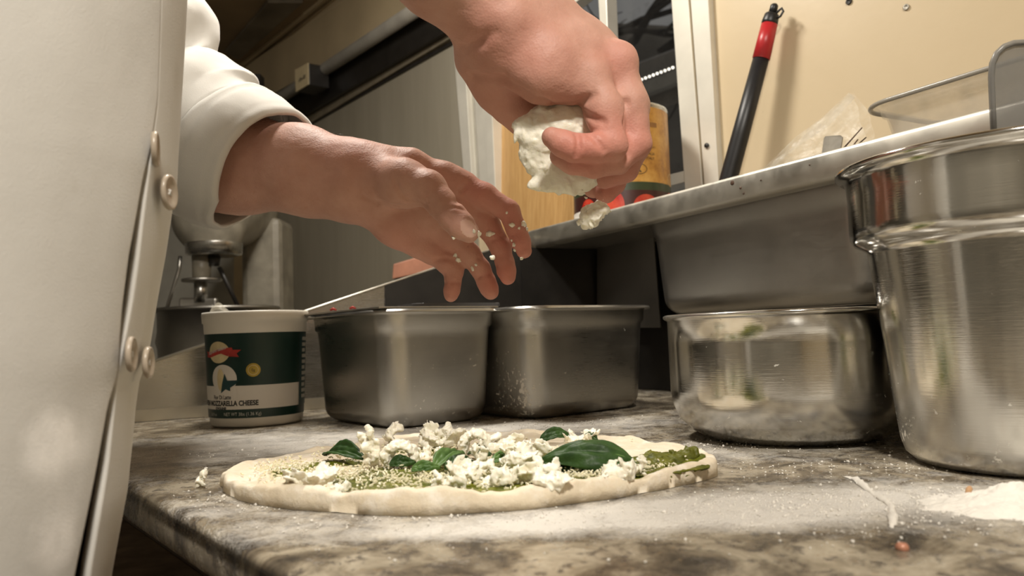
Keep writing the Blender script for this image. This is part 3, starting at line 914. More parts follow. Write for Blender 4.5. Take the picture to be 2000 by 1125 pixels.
# index stretched downward
s.chain(pw([(1192, 140, .645), (1215, 230, .645), (1212, 315, .638)]), [.0140, .0125, .0115], 0.007)
s.chain(pw([(1212, 315, .638), (1196, 355, .632), (1183, 376, .628)]), [.0122, .0112, .0092], 0.003)
# thumb behind the cheese, meeting the index
s.chain(pw([(1030, 225, .65), (1080, 290, .655), (1130, 335, .65), (1160, 365, .643)]), [.0155, .0132, .0125, .0095], 0.006)
# knuckle, bone at the wrist
s.ell(P(1208, 118, .602), (.013, .013, .011), None, 0.012)
s.ell(P(985, 45, .575), (.017, .017, .014), None, 0.016)
# creases
s.crease([(1055, 196), (1085, 206), (1127, 207), (1140, 196)], 0.0030, 0.0042)
s.crease([(1133, 210), (1160, 233), (1178, 238)], 0.0026, 0.0030)
s.crease([(1131, 205), (1150, 192), (1160, 186)], 0.0028, 0.0020)
s.crease([(1222, 200), (1222, 245), (1226, 300)], 0.0030, 0.0042)
s.crease([(1127, 263), (1130, 285), (1126, 305)], 0.0022, 0.0036)
s.crease([(1152, 262), (1170, 280), (1180, 293)], 0.0022, 0.0034)
s.crease([(1160, 322), (1161, 335)], 0.0024, 0.0018)
s.crease([(905, 92), (935, 82), (965, 62)], 0.0045, 0.0016)
s.crease([(925, 150), (985, 158), (1030, 190), (1055, 197)], 0.0045, 0.0040)
for k in range(4):
    q = 1128 + 14 * k
    s.crease([], 0.0030, 0.0007)
s.noise(0.0008, 70, 3, 8)
v, f = s.mesh()
v = relax(v, f, 1, 0.45)
spots = [(P(1205, 120, .59), .022, .55), (P(1180, 260, .565), .025, .55), (P(1240, 270, .585), .022, .6), (P(1100, 285, .56), .02, .6), (P(1195, 370, .62), .03, .8), (P(1140, 322, .575), .02, .6),
         (P(1000, 190, .62), .04, .5), (P(1060, 130, .57), .03, .3), (P(960, 60, .57), .03, .35)]
add_skin(v, f, red_from(v, spots, 0.05))

# ---- trunk and upper arms under the coat (coarser), so that both arms belong to one body
cN, cS = -0.012, -0.60
def T(n, sd, z): return NS(cN + n, cS + sd, z)
s = SDF((-0.95, -0.15, -0.62), (0.15, 1.15, 0.78), 0.011)
s.cap(T(-0.02, 0, -0.50), T(-0.02, 0, 0.10), 0.115, 0.11, 0.05)
s.cap(T(-0.02, -0.06, -0.10), T(-0.02, -0.08, 0.42), 0.095, 0.10, 0.05)
s.cap(T(-0.02, 0.06, -0.10), T(-0.02, 0.08, 0.42), 0.095, 0.10, 0.05)
s.cap(T(-0.02, -0.13, 0.52), T(-0.02, 0.13, 0.52), 0.06, 0.06, 0.05)
s.cap(T(-0.02, 0, 0.50), T(0.0, 0, 0.68), 0.062, 0.058, 0.05)
SH_R, EL_R = T(0.0, 0.205, 0.50), P(640, -300, 0.535)
SH_L, EL_L = T(0.0, -0.205, 0.50), P(290, 265, 0.87)
s.cap(SH_R, EL_R, 0.054, 0.043, 0.03); s.cap(EL_R, P(800, -205, .56), 0.043, 0.0365, 0.02)
s.chain([SH_L, P(140, -120, .77), P(262, 30, .848), P(325, 185, .855), P(398, 268, .845), P(430, 318, .83)], [.054, .050, .046, .045, .044, .042], 0.02)
v, f = s.mesh(); v = relax(v, f, 2)
add_skin(v, f, np.full(len(v), 0.05))
person = fast_mesh('person', np.concatenate(SKV), np.concatenate(SKF), [M['skin'], M['nail']])
vattr(person, 'red', np.concatenate(SKR))
person.data.polygons.foreach_set('material_index', np.concatenate(SKN).astype(np.int32))
tag(person, 'cook in a white buttoned coat crumbling mozzarella over the pizza with both hands', 'person')

# fine dark hair on both forearms
def arm_hair(name, paths, count, seed):
    r = np.random.default_rng(seed)
    vv, ff = [], []
    for (a, b, ra, rb, side) in paths:
        a, b = np.asarray(a), np.asarray(b)
        t_ = (b - a) / np.linalg.norm(b - a)
        for k in range(count):
            u = r.random(); c_ = a + (b - a) * u; rad = (ra + (rb - ra) * u)
            th = r.normal(0, 0.6)
            e1 = side - t_ * np.dot(side, t_); e1 /= np.linalg.norm(e1); e2 = np.cross(t_, e1)
            nrm = e1 * math.cos(th) + e2 * math.sin(th)
            p0 = c_ + nrm * rad * 0.985
            L = r.uniform(.004, .010)
            d1 = t_ * r.uniform(.5, 1.0) + nrm * 0.45 + e2 * r.normal(0, .4)
            p1 = p0 + d1 * L * 0.5; p2 = p1 + (d1 - nrm * 0.5) * L * 0.5
            w = 0.00011
            sd = np.cross(d1, nrm); sd = sd / (np.linalg.norm(sd) + 1e-9) * w
            b0 = len(vv)
            vv += [p0 - sd, p0 + sd, p1 + sd * .8, p1 - sd * .8, p2, p0 + nrm * w, p1 + nrm * w]
            ff += [(b0, b0 + 1, b0 + 2, b0 + 3), (b0 + 3, b0 + 2, b0 + 4), (b0 + 1, b0 + 5, b0 + 6, b0 + 2), (b0 + 5, b0, b0 + 3, b0 + 6), (b0 + 2, b0 + 6, b0 + 4), (b0 + 6, b0 + 3, b0 + 4)]
    return mesh(name, vv, ff, M['hair'], None, False)
hr = arm_hair('arm_hair', [(P(520, 306, .812), P(720, 332, .785), .0395, .0265, UP - 0.5 * FWD)], 420, 4)
hr.parent = person; hr['kind'] = 'stuff'

# ---- coat: rows fitted to the silhouette and to the gap between the two fronts
SIL = np.array([(-400, 380), (0, 362), (100, 356), (200, 349), (300, 344), (370, 341), (400, 334), (500, 319), (600, 301), (700, 284), (740, 268), (800, 259), (900, 249), (950, 245), (1000, 236), (1125, 212), (1700, 190)], float)
GAP = np.array([(-400, 320, 2), (0, 309, 2), (100, 306, 2), (200, 301, 2), (290, 289, 3), (340, 280, 7), (400, 271, 9), (500, 256, 13), (600, 243, 12), (660, 235, 8), (705, 229, 3), (740, 222, 3), (790, 212, 9), (900, 196, 13), (1000, 178, 15), (1125, 155, 17), (1700, 120, 17)], float)
bB = 0.205
phi = np.linspace(-math.pi, math.pi, 721)
def ell_row(a, z, inset=0.0):
    sq = 0.82                                    # slightly square section
    c_, s_ = np.cos(phi), np.sin(phi)
    x = np.sign(c_) * np.abs(c_) ** sq * (a - inset); y = np.sign(s_) * np.abs(s_) ** sq * (bB - inset)
    x = np.where(x < 0, x * 0.13 / a, x)
    return np.array([NS(cN + xi, cS + yi, z) for xi, yi in zip(x, y)])
zs = np.concatenate([np.linspace(-0.62, -0.18, 8)[:-1], np.linspace(-0.18, 0.42, 96), np.linspace(0.42, 0.56, 8)[1:]])
panelR, strip, rows_a = [], [], []
for z in zs:
    lo, hi = 0.06, 0.30
    for _ in range(26):
        a = (lo + hi) / 2
        r = ell_row(a, z); q = proj(r)
        ok = (r @ FWD) > 0.05
        j = np.argmax(np.where(ok & (phi > -0.8) & (phi < 2.2), q[:, 0], -1e9))
        if q[j, 0] > np.interp(q[j, 1], SIL[:, 0], SIL[:, 1]): hi = a
        else: lo = a
    taper = 1.0 if z < 0.42 else 1 - ((z - 0.42) / 0.14) ** 2 * 0.45
    r = ell_row(a * taper, z); q = proj(r)
    # visible front: from the silhouette index to larger phi the pixel x falls
    js = np.argmax(np.where((phi > -0.8) & (phi < 2.2), q[:, 0], -1e9))
    seg = np.arange(js, np.searchsorted(phi, 2.3))
    gx_ = np.interp(q[seg, 1], GAP[:, 0], GAP[:, 1]); gw = 1.9 * np.interp(q[seg, 1], GAP[:, 0], GAP[:, 2])
    kL = seg[np.argmax(q[seg, 0] < gx_ - gw / 2)]; kR = seg[np.argmax(q[seg, 0] < gx_ + gw / 2)]
    # sub-sample precisely in phi
    def at(ph): 
        return np.array([np.interp(ph, phi, r[:, i]) for i in range(3)]).T
    def findphi(off):
        d = q[seg, 0] - (gx_ + off * gw / 2)
        i = int(np.argmax(d < 0)); i = max(i, 1)
        t_ = d[i - 1] / (d[i - 1] - d[i] + 1e-9)
        return phi[seg[i - 1]] + t_ * (phi[seg[i]] - phi[seg[i - 1]])
    pL, pR = findphi(-1), findphi(+1)
    c0 = NS(cN, cS, z)
    def outn(p): 
        d = p - c0; d[..., 2] = 0
        return d / np.linalg.norm(d, axis=-1, keepdims=True)
    phs = pL + (math.pi + 0.25 - pL) * (np.linspace(0, 1, 90) ** 1.5)
    A = at(np.minimum(phs, math.pi)); 
    over = phs > math.pi
    if over.any(): A[over] = at(phs[over] - 2 * math.pi)
    lift = 0.0006 * np.exp(-((phs - pL) / 0.12) ** 2)
    A = A + outn(A) * lift[:, None]
    inn = A[0] - outn(A[:1])[0] * 0.006
    panelR.append(np.concatenate([[inn + (A[0] - A[1]) * 0.0, inn * 0.35 + A[0] * 0.65], A]))
    phs = pR - (pR + math.pi - 0.25) * (np.linspace(0, 1, 110) ** 1.5)
    B = at(phs)
    inb = B[0] - outn(B[:1])[0] * 0.024
    strip.append(np.concatenate([[B[0] - outn(B[:1])[0] * 0.005, B[0] - outn(B[:1])[0] * 0.002], B]))
panelR, strip = np.array(panelR), np.array(strip)
def wrinkle(A, seed, amp):
    q = proj(A)
    # long soft drag folds plus faint broad undulation
    w = amp * fbm(np.stack([A[..., 0] * 7, A[..., 1] * 7, A[..., 2] * 4], -1), 3, seed)
    w += amp * 0.45 * fbm(np.stack([A[..., 0] * 26, A[..., 1] * 26, A[..., 2] * 12], -1), 3, seed + 3)
    d = A - NS(cN, cS, 0); d[..., 2] = 0; d /= np.linalg.norm(d, axis=-1, keepdims=True)
    return A + d * w[..., None]
panelR = wrinkle(panelR, 21, 0.0022); strip = wrinkle(strip, 21, 0.0022)
def grid_obj(name, A, mat, flip=False):
    a, b = A.shape[:2]; id_ = np.arange(a * b).reshape(a, b)
    f = np.stack([id_[:-1, :-1], id_[:-1, 1:], id_[1:, 1:], id_[1:, :-1]], -1).reshape(-1, 4)
    if flip: f = f[:, ::-1]
    return fast_mesh(name, A.reshape(-1, 3), f, mat)
coat = empty('coat', (0, 0, 0))
def flour_on(o, spots):
    n = len(o.data.vertices); co = np.empty(n * 3, np.float32); o.data.vertices.foreach_get('co', co); co = co.reshape(-1, 3)
    m = np.zeros(n)
    for c, r_, a in spots: m += a * np.exp(-(np.linalg.norm(co - np.asarray(c), axis=1) / r_) ** 2)
    vattr(o, 'flour', np.clip(m, 0, 1))
def coatp(px, py):                                # nearest point of the near front to a pixel
    q = proj(panelR.reshape(-1, 3)); w = (panelR.reshape(-1, 3) @ FWD)
    return panelR.reshape(-1, 3)[np.argmin((q[:, 0] - px) ** 2 + (q[:, 1] - py) ** 2 + (w < 0) * 1e9)]
front = grid_obj('front_panel', panelR, M['cloth'])
under = grid_obj('buttoned_panel', strip, M['cloth2'], True)
flour_on(front, [(coatp(100, 840), .012, .8), (coatp(85, 880), .014, .7), (coatp(110, 1060), .010, 1.0), (coatp(150, 870), .02, .5), (coatp(120, 1000), .02, .35), (coatp(60, 700), .03, .25), (coatp(60, 1100), .03, .25)])
for o in (front, under):
    so = o.modifiers.new('thickness', 'SOLIDIFY'); so.thickness = 0.0012; so.offset = -1
# stitched seam line on the strip
# buttons: found on the strip surface
sp = strip[:, 2:48].reshape(-1, 3); sq_ = proj(sp)
def strip_at(px, py):
    ok = (sp @ FWD) > 0.2
    j = np.argmin((sq_[:, 0] - px) ** 2 + (sq_[:, 1] - py) ** 2 + (~ok) * 1e9)
    p = sp[j]; d = p - NS(cN, cS, p[2]); d[2] = 0; return p, d / np.linalg.norm(d)
def button(p, nrm, R):
    Q = Vector(nrm).to_track_quat('Z', 'Y').to_matrix()
    prof = [(0, 0.0005), (R * .92, 0.0005), (R, 0.0016), (R * .97, 0.0032), (R * .84, 0.0036), (R * .72, 0.0026), (R * .25, 0.0022), (0, 0.0022)]
    o = lathe('button', prof, p + nrm * 0.0002, M['button'], None, 36, True, Q)
    th = []
    for a in (45, 135, 225, 315):
        t_ = Q @ Vector((math.cos(math.radians(a)) * R * .2, math.sin(math.radians(a)) * R * .2, 0.0024))
        th.append(np.array(p) + np.array(t_))
    k = tube('thread', [th[0], th[2]], 0.0006, M['cloth2'], None, 6); k.parent = o
    k2 = tube('thread', [th[1], th[3]], 0.0006, M['cloth2'], None, 6); k2.parent = o
    return o
btn = []
for (x, y, R, cs) in ((295, 291, .0098, .10), (323, 376, .0102, .36), (248, 692, .0094, .20), (282, 708, .0090, .24)):
    dd_ = np.hypot(sq_[:, 0] - x, sq_[:, 1] - y); near_ = dd_ < dd_.min() + 9
    p = sp[near_][np.argmin(sp[near_] @ FWD)]
    p = P(x, y, float((p - EYE) @ FWD) - 0.0030)
    vd = EYE - p; vd[2] = 0; vd /= np.linalg.norm(vd); rd = np.array([-vd[1], vd[0], 0])
    nr = vd * cs + rd * math.sqrt(1 - cs * cs)
    btn.append(button(p, nr, R))

# sleeves
def sleeve(name, path, radii, seed, folds, hem=True):
    path = [np.asarray(p, float) for p in path]
    # resample
    d = np.concatenate([[0], np.cumsum([np.linalg.norm(b - a) for a, b in zip(path[:-1], path[1:])])])
    n = 110; t_ = np.linspace(0, d[-1], n)
    def cr(vals):
        vals = np.asarray(vals, float); 
        out = np.stack([np.interp(t_, d, vals[:, i]) for i in range(vals.shape[1])], -1)
        for _ in range(14): out[1:-1] = (out[:-2] + 2 * out[1:-1] + out[2:]) / 4
        return out
    pc = cr(path); rc = cr(np.asarray(radii, float).reshape(len(path), -1))
    m = 128; ang = np.linspace(0, 2 * np.pi, m, endpoint=False)
    rings = []; ref = None
    for i in range(n):
        t = pc[min(i + 1, n - 1)] - pc[max(i - 1, 0)]; t /= np.linalg.norm(t)
        if ref is None: ref = UP.copy()
        x = ref - t * np.dot(ref, t); x /= np.linalg.norm(x); ref = x; y = np.cross(t, x)
        base_r = rc[i, 0]
        u = t_[i] / d[-1]
        rr_ = np.full(m, base_r)
        for (u0, w0, amp, a0, skew, aw) in folds:      # ridge: position, width, height, angle centre, skew, angular width
            da = (ang - a0 + np.pi) % (2 * np.pi) - np.pi
            uu = u - u0 - skew * da
            rr_ = rr_ + 1.35 * amp * np.exp(-(uu / w0) ** 2) * np.exp(-(da / aw) ** 2)
        pt = pc[i] + rr_[:, None] * (np.cos(ang)[:, None] * x + np.sin(ang)[:, None] * y)
        rings.append(pt)
    R_ = np.array(rings)
    cc = pc[:, None, :]
    dn = R_ - cc; dn /= np.linalg.norm(dn, axis=-1, keepdims=True)
    R_ = R_ + dn * (0.0016 * fbm(R_ * 45, 3, seed) + 0.0028 * fbm(R_ * 18, 2, seed + 5))[..., None]
    return R_, pc
def sleeve_obj(name, R_):
    R2 = np.concatenate([R_, R_[:, :1]], 1)
    return grid_obj(name, R2, M['cloth'])
folds_l = [(0.30, .05, .012, 0.4, .02, 1.2), (0.40, .035, -.014, 0.3, .03, 1.3), (0.52, .05, .012, 0.5, .05, 1.2), (0.63, .03, -.006, 0.9, .06, 1.0),
           (0.72, .05, .009, 0.3, .07, 1.0), (0.80, .028, -.006, 0.8, .06, 1.0), (0.55, .04, .006, 1.8, .08, .9), (0.64, .03, -.008, 2.0, .09, .9), (0.74, .05, .006, 2.1, .09, .9), (0.88, .03, .005, 0.2, .05, .8)]
pathL = [SH_L] + pw([(140, -120, .77), (262, 25, .85), (316, 170, .855), (392, 266, .845), (455, 312, .83), (528, 346, .812)])
RL, pcl = sleeve('s', pathL, [.070, .068, .066, .074, .083, .080, .0715], 3, folds_l)
folds_r = [(0.35, .05, .010, 0.4, .02, 1.2), (0.55, .04, -.010, 0.3, .03, 1.3), (0.7, .05, .010, 0.5, .05, 1.2)]
pathR = [SH_R + np.array([-.02, 0.0, 0.03]), SH_R * .5 + EL_R * .5, EL_R, EL_R * .55 + P(800, -205, .56) * .45]
RRr, pcr = sleeve('s', pathR, [.074, .068, .062, .056], 9, folds_r)
def tilt_cuff(R_, k):                                # slant the cuff: near side drawn back towards the elbow
    n = len(R_); ax_ = R_[-1].mean(0) - R_[-12].mean(0); ax_ /= np.linalg.norm(ax_)
    c_ = R_[-1].mean(0); w = np.clip((np.arange(n) - n * .5) / (n * .5), 0, 1)
    q = R_[-1] - c_
    nearv = np.clip(q @ (-UP) * 0.45 - q @ (-FWD) * 0.35 + 0.004, 0, 1)
    return R_ - ax_ * (w[:, None] * nearv[None, :] * k)[..., None]
RL = tilt_cuff(RL, 1.0)
# left sleeve body and its turned cuff
sl = sleeve_obj('left_sleeve', RL[:-14])
cuffR = RL[-15:].copy()
cc = cuffR.mean(1, keepdims=True); dn = cuffR - cc; dn /= np.linalg.norm(dn, axis=-1, keepdims=True)
prof_ = np.array([0, .0040, .0048, .0046, .0030, .0046, .0048, .0048, .0048, .0048, .0048, .0046, .0034, .0042, .0015])
cuffR = cuffR + dn * prof_[:, None, None]
lip_ = cuffR[-1] - dn[-1] * 0.004; lip2 = cuffR[-4] - dn[-1] * 0.0055; lip3 = cuffR[-12] - dn[-1] * 0.006
cf = sleeve_obj('cuff', np.concatenate([cuffR, lip_[None], lip2[None], lip3[None]]))
sr = sleeve_obj('right_sleeve', RRr)
for o in (sl, cf, sr): vattr(o, 'flour', np.zeros(len(o.data.vertices)))
for o in (sl, sr):
    so = o.modifiers.new('thickness', 'SOLIDIFY'); so.thickness = 0.0014; so.offset = -1
adopt(coat, front, under, sl, cf, sr, *btn)
coat.parent = person

# ------------------------------------------------------------------ prep rail: lip, shelf, end panel
zT = 0.295
RA, RB = G(1040, 450, zT), G(1640, 290, zT)
RD = (RB - RA); RD[2] = 0; RD /= np.linalg.norm(RD)             # along the rail, towards the camera
RN = np.array([-RD[1], RD[0], 0.0]); RN = RN if RN @ N > 0 else -RN   # from the lip to the wall
def RP(t, back=0.0, z=zT): 
    p = RA + RD * t + RN * back
    return np.array([p[0], p[1], z])
def RPX(px, py, back=0.0): return PL(px, py, RA + RN * back, RN)
zB = float(np.mean([RPX(1040, 480)[2], RPX(1640, 352)[2]]))
tEnd = 1.15
rail = empty('prep_rail', RP(0.3, 0.1, 0.0))
kids = []
# lip: folded sheet, slightly rounded
lipsec = [(0.030, zT - 0.002), (0.004, zT), (0.001, zT - 0.001), (0.0, zT - 0.004), (0.0, zB + 0.004), (0.002, zB + 0.001), (0.005, zB), (0.022, zB)]
rings = [np.array([RP(t, b, z) for b, z in lipsec]) for t in np.linspace(-0.02, tEnd, 40)]
v, f = rings_mesh(rings, False)
lip = mesh('lip', v, f, M['steel_lip'], None, True)
so = lip.modifiers.new('thickness', 'SOLIDIFY'); so.thickness = 0.0012; so.offset = 1
kids.append(lip)
kids.append(prismobj('shelf_top', [RP(-0.02, 0.024, zT - 0.030), RP(tEnd, 0.024, zT - 0.030), RP(tEnd, 0.26, zT - 0.030), RP(-0.02, 0.155, zT - 0.030)], (0, 0, -0.002), M['steel_dull']))
kids.append(prismobj('under_sheet', [RPX(1166, 455, 0.13), RPX(1275, 440, 0.13), RPX(1290, 640, 0.13), RPX(1166, 640, 0.13)], RN * 0.002, M['steel_dull']))
kids.append(prismobj('back_shade', [RP(0.0, 0.150, 0.001), RP(0.9, 0.232, 0.001), RP(0.9, 0.232, zT - 0.034), RP(0.0, 0.150, zT - 0.034)], RN * 0.002, M['black']))  # added black sheet; its colour stands for the shade under the shelf
# end panel with its sloping top edge, standing on the worktop
E0 = G(265, 825)
ED = RA - E0; ED[2] = 0; ED /= np.linalg.norm(ED); EN = np.array([ED[1], -ED[0], 0.0]); EN = EN if EN @ (-FWD) > 0 else -EN
def EPX(px, py, off=0.0): return PL(px, py, E0 + EN * off, EN)
etop0, etop1 = EPX(150, 755), EPX(1034, 463)
eb0, eb1 = etop0.copy(), etop1.copy(); eb0[2] = eb1[2] = 0.0008
kids.append(prismobj('end_panel', [eb0, eb1, etop1, etop0], -EN * 0.0016, M['steel']))
ext = RP(0.004, 0.155, 0.0008); ext2 = ext.copy(); ext2[2] = zT - 0.032
kids.append(prismobj('end_shade', [EPX(752, 700, .0012), eb1 + EN * .0012, etop1 + EN * .0012 - np.array([0, 0, .003]), EPX(752, 556, .0012)], EN * 0.0012, M['black']))  # black overlay paints the deep shade on the right of the steel panel
kids.append(prismobj('end_shade', [RP(0.004, 0.002, 0.0008) - RN * 0.03, ext, ext2, RP(0.004, 0.002, zT - 0.032) - RN * 0.03]
    , RD * 0.0016, M['black']))  # panel carried on to the wall, coloured black in place of shade
kids.append(tube('hem', [etop0 + EN * 0.0005, etop1 + EN * 0.0005], 0.0022, M['steel_lip'], None, 10))
kids.append(prismobj('foot_flange', [eb0 + EN * 0.001, eb1 + EN * 0.001, eb1 + EN * 0.0022 + np.array([0, 0, .017]), eb0 + EN * 0.0022 + np.array([0, 0, .017])], EN * 0.0012, M['steel_lip'], None))
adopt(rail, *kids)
tag(rail, 'stainless prep rail with raised shelf lip and sloping end panel along the wall', 'prep rail')
# brown sauce drips on the lip
for k, (x, y, r) in enumerate(((1430, 357, .0032), (1446, 367, .0018), (1452, 378, .0015), (1486, 352, .0012), (1581, 322, .0010))):
    p = RPX(x, y, -0.0014)
    s_ = lathe('sauce_spot', [(0, 0.0), (r, 0.0), (r * .7, 0.0006), (0, 0.0008)], p, M['stick'], None, 12, True, Vector(-RN).to_track_quat('Z', 'Y').to_matrix())
    tag(s_, 'small dried brown sauce spot on the bright rail lip', 'stain', 'sauce spots on the rail lip')

# ------------------------------------------------------------------ rectangular pans
def pan_mesh(name, c, e1, e2, hl, hw, h, rc, mat, parent=None, z0=0.0, taper=0.007, fl=0.011, rb=0.020, th=0.0012, nib=True, per=12):
    c = np.asarray(c, float)
    secs = []                                  # (inset, z, corner radius)
    secs.append((taper + rb, z0 + 0.0, rc * .75))
    for a in np.linspace(0, 90, 7):
        a = math.radians(a); secs.append((taper + rb - rb * math.sin(a), z0 + rb - rb * math.cos(a), rc * (.75 + .25 * math.sin(a))))
    secs.append((taper * .35, z0 + h * .75, rc)); secs.append((taper * .2, z0 + h * .84, rc)); secs.append((-0.0012, z0 + h * .865, rc))   # stacking shoulder
    secs.append((-0.0018, z0 + h - .006, rc)); secs.append((-0.004, z0 + h - .001, rc + .003)); secs.append((-fl * .6, z0 + h, rc + fl * .6)); secs.append((-fl, z0 + h - .0008, rc + fl)); secs.append((-fl - .0008, z0 + h - .0035, rc + fl))
    back = [(-fl, z0 + h - .0035, rc + fl), (-fl + 0.0005, z0 + h + .0006, rc + fl)]
    inner = [(-fl * .6, z0 + h + .0012, rc + fl * .6), (-0.003, z0 + h, rc), (th - 0.001, z0 + h - .006, rc), (taper * .35 + th, z0 + h * .75, rc), (taper + th, z0 + rb, rc)]
    inner += [(taper + th + rb * .5, z0 + .004, rc), (taper + rb + th, z0 + th, rc * .75)]
    rings = []
    for ins, z, r in secs + back + inner:
        q = rrect(hl - ins, hw - ins, max(r, .004), per)
        if nib and z > z0 + h - .004 and ins < -0.003:
            # pinched corners of the flange
            pass
        rings.append(np.array([c[:3] * np.array([1, 1, 0]) + e1 * x + e2 * y + np.array([0, 0, z]) for x, y in q]))
    v, f = rings_mesh(rings, True, True, True)
    o = mesh(name, v, f, mat, parent)
    return o
def flour_attr(o, fn):
    n = len(o.data.vertices); co = np.empty(n * 3, np.float32); o.data.vertices.foreach_get('co', co)
    vattr(o, 'flour', np.clip(fn(co.reshape(-1, 3)), 0, 1))

HP = 0.139
# front pan (sixth-size, stands with a corner to the camera)
rc = 0.030
corner = G(773, 839); hl1, hw1 = 0.105, 0.082
corner = corner - (U + N) / np.linalg.norm(U + N) * (rc * 0.414 + 0.017)
c1 = corner + U * hl1 + N * hw1; c1[2] = 0
p1 = pan_mesh('steel_pan', c1, U, N, hl1, hw1, HP, rc, M['steel_pan'])
flour_attr(p1, lambda q: 0.75 * np.exp(-((proj(q)[:, 0] - 870) / 75) ** 2) * np.exp(-((q[:, 2] - .045) / .05) ** 2) + .4 * np.exp(-((proj(q)[:, 0] - 880) / 60) ** 2) * np.exp(-((q[:, 2] - .10) / .03) ** 2))
tag(p1, 'flour-flecked square steel pan standing corner-first behind the pizza, right of the cheese tub', 'pan')
# lid plate and grey slab lying on it
lid = boxobj('pan_cover', c1 + np.array([0, 0, HP + 0.0030]) + U * 0.012 - N * 0.004, U * (hl1 + .010), N * (hw1 + .004), (0, 0, .0011), M['steel_dull'], None, 0.0005)
tag(lid, 'thin steel cover lying askew on the flour-flecked pan', 'pan lid')
ga, gb_ = P(812, 598, 0.93), P(983, 598, 1.0)
mid = (ga + gb_) / 2; dv = (gb_ - ga) / 2; dv[2] = 0; pv = np.array([-dv[1], dv[0], 0]); pv /= np.linalg.norm(pv)
zs_ = HP + 0.0044
bm = bmesh.new(); q = rrect(np.linalg.norm(dv), 0.030, 0.012, 8); dvn = dv / np.linalg.norm(dv)
prism(bm, [np.array([mid[0], mid[1], zs_]) + pv * 0.030 + dvn * x + pv * y for x, y in q], (0, 0, .0048))
slab_ = bm_obj('plastic_slab', bm, M['grey_plastic'], None, False, 0.0012)
tag(slab_, 'dark grey plastic slab lying flat on the pan cover under the fingertips', 'slab')
for k, (x, y) in enumerate(((645, 606), (683, 603))):
    pt = P(x, y, 1.0)
    s_ = tube('tomato_scrap', [pt, pt + RIGHT * .004 + UP * .002, pt + RIGHT * .008], [.0014, .0018, .0010], M['red_print'], None, 8)
    tag(s_, ['small red tomato scrap on the left end of the pan cover', 'small red tomato scrap on the pan cover, right of the other scrap'][k], 'scrap')

# second pan, in the shade under the rail
corner2 = G(1046, 820) - (U + N) / np.linalg.norm(U + N) * (rc * 0.414 + 0.015)
hl2, hw2 = 0.095, 0.110
c2 = corner2 + U * hl2 + N * hw2
p2 = pan_mesh('steel_pan', c2, U, N, hl2, hw2, HP, rc, M['steel_pan'])
flour_attr(p2, lambda q: 0.9 * np.exp(-((proj(q)[:, 0] - 1020) / 45) ** 2) * np.exp(-((q[:, 2] - .02) / .03) ** 2))
tag(p2, 'shaded square steel pan under the rail, between the flour-flecked pan and the bowl', 'pan')

# long pan hanging in the rail
ha, hb = RPX(1262, 470, 0.03), RPX(1712, 470, 0.03)
hc = (ha + hb) / 2; hlen = float(np.linalg.norm((hb - ha)[:2]) / 2)
zh0 = RPX(1400, 611, 0.04)[2]
hp = pan_mesh('hanging_pan', hc + RN * 0.082, RD, RN, hlen, 0.085, zB + 0.002 - zh0, 0.035, M['steel_dull'], None, zh0, 0.008, 0.006, 0.026, nib=False)
flour_attr(hp, lambda q: 0 * q[:, 0])
tag(hp, 'long dull steel pan hanging under the rail lip above the round bowl', 'pan')

# ------------------------------------------------------------------ round bowl and tall pot
bc = np.array([0.262, 0.742, 0])
Rb, Hb = 0.1125, 0.118
prof = [(0, 0.0), (0.060, 0.0), (0.080, 0.002), (0.093, 0.009), (0.1040, 0.020), (0.1095, 0.034), (0.1112, 0.048), (0.1115, 0.090), (0.1115, Hb - .005), (0.1135, Hb - .004), (0.1155, Hb - .002), (0.1152, Hb), (0.1130, Hb + .001), (0.1105, Hb - .001), (0.1100, 0.09), (0.1098, 0.048), (0.1075, 0.033), (0.09, 0.012), (0.07, 0.004), (0, 0.003)]
bowl = lathe('mixing_bowl', prof, bc, M['steel_bright'], None, 128)
flour_attr(bowl, lambda q: 0.5 * np.exp(-((q[:, 2] - Hb) / .006) ** 2) * (proj(q)[:, 0] < 1500) + 0.45 * np.exp(-((q[:, 2] - .02) / .02) ** 2))
tag(bowl, 'round polished steel bowl beneath the hanging pan, left of the tall pot', 'bowl')

pc_ = np.array([0.366, 0.563, 0])
prof = [(0, 0.0), (0.060, 0.0), (0.070, 0.002), (0.0765, 0.008), (0.0795, 0.018), (0.0850, 0.070), (0.0905, 0.125), (0.0940, 0.156), (0.0950, 0.160), (0.0985, 0.1625), (0.1035, 0.165), (0.1062, 0.170), (0.1066, 0.176), (0.1064, 0.200), (0.1072, 0.211), (0.1085, 0.2155),
        (0.1125, 0.217), (0.1145, 0.2185), (0.1148, 0.2205), (0.1130, 0.222), (0.1085, 0.2222), (0.1060, 0.2195), (0.1048, 0.2), (0.1045, 0.172), (0.0930, 0.158), (0.0890, 0.12), (0.078, 0.02), (0.070, 0.004), (0, 0.003)]
pot = lathe('tall_pot', prof, pc_, M['steel_bright'], None, 160)
flour_attr(pot, lambda q: 0.55 * np.exp(-((q[:, 2] - .01) / .025) ** 2) + 0.7 * np.exp(-((proj(q)[:, 0] - 1765) / 25) ** 2) * np.exp(-((q[:, 2] - .02) / .03) ** 2))
tag(pot, 'tall polished steel pot with a shouldered rim at the right edge', 'pot')
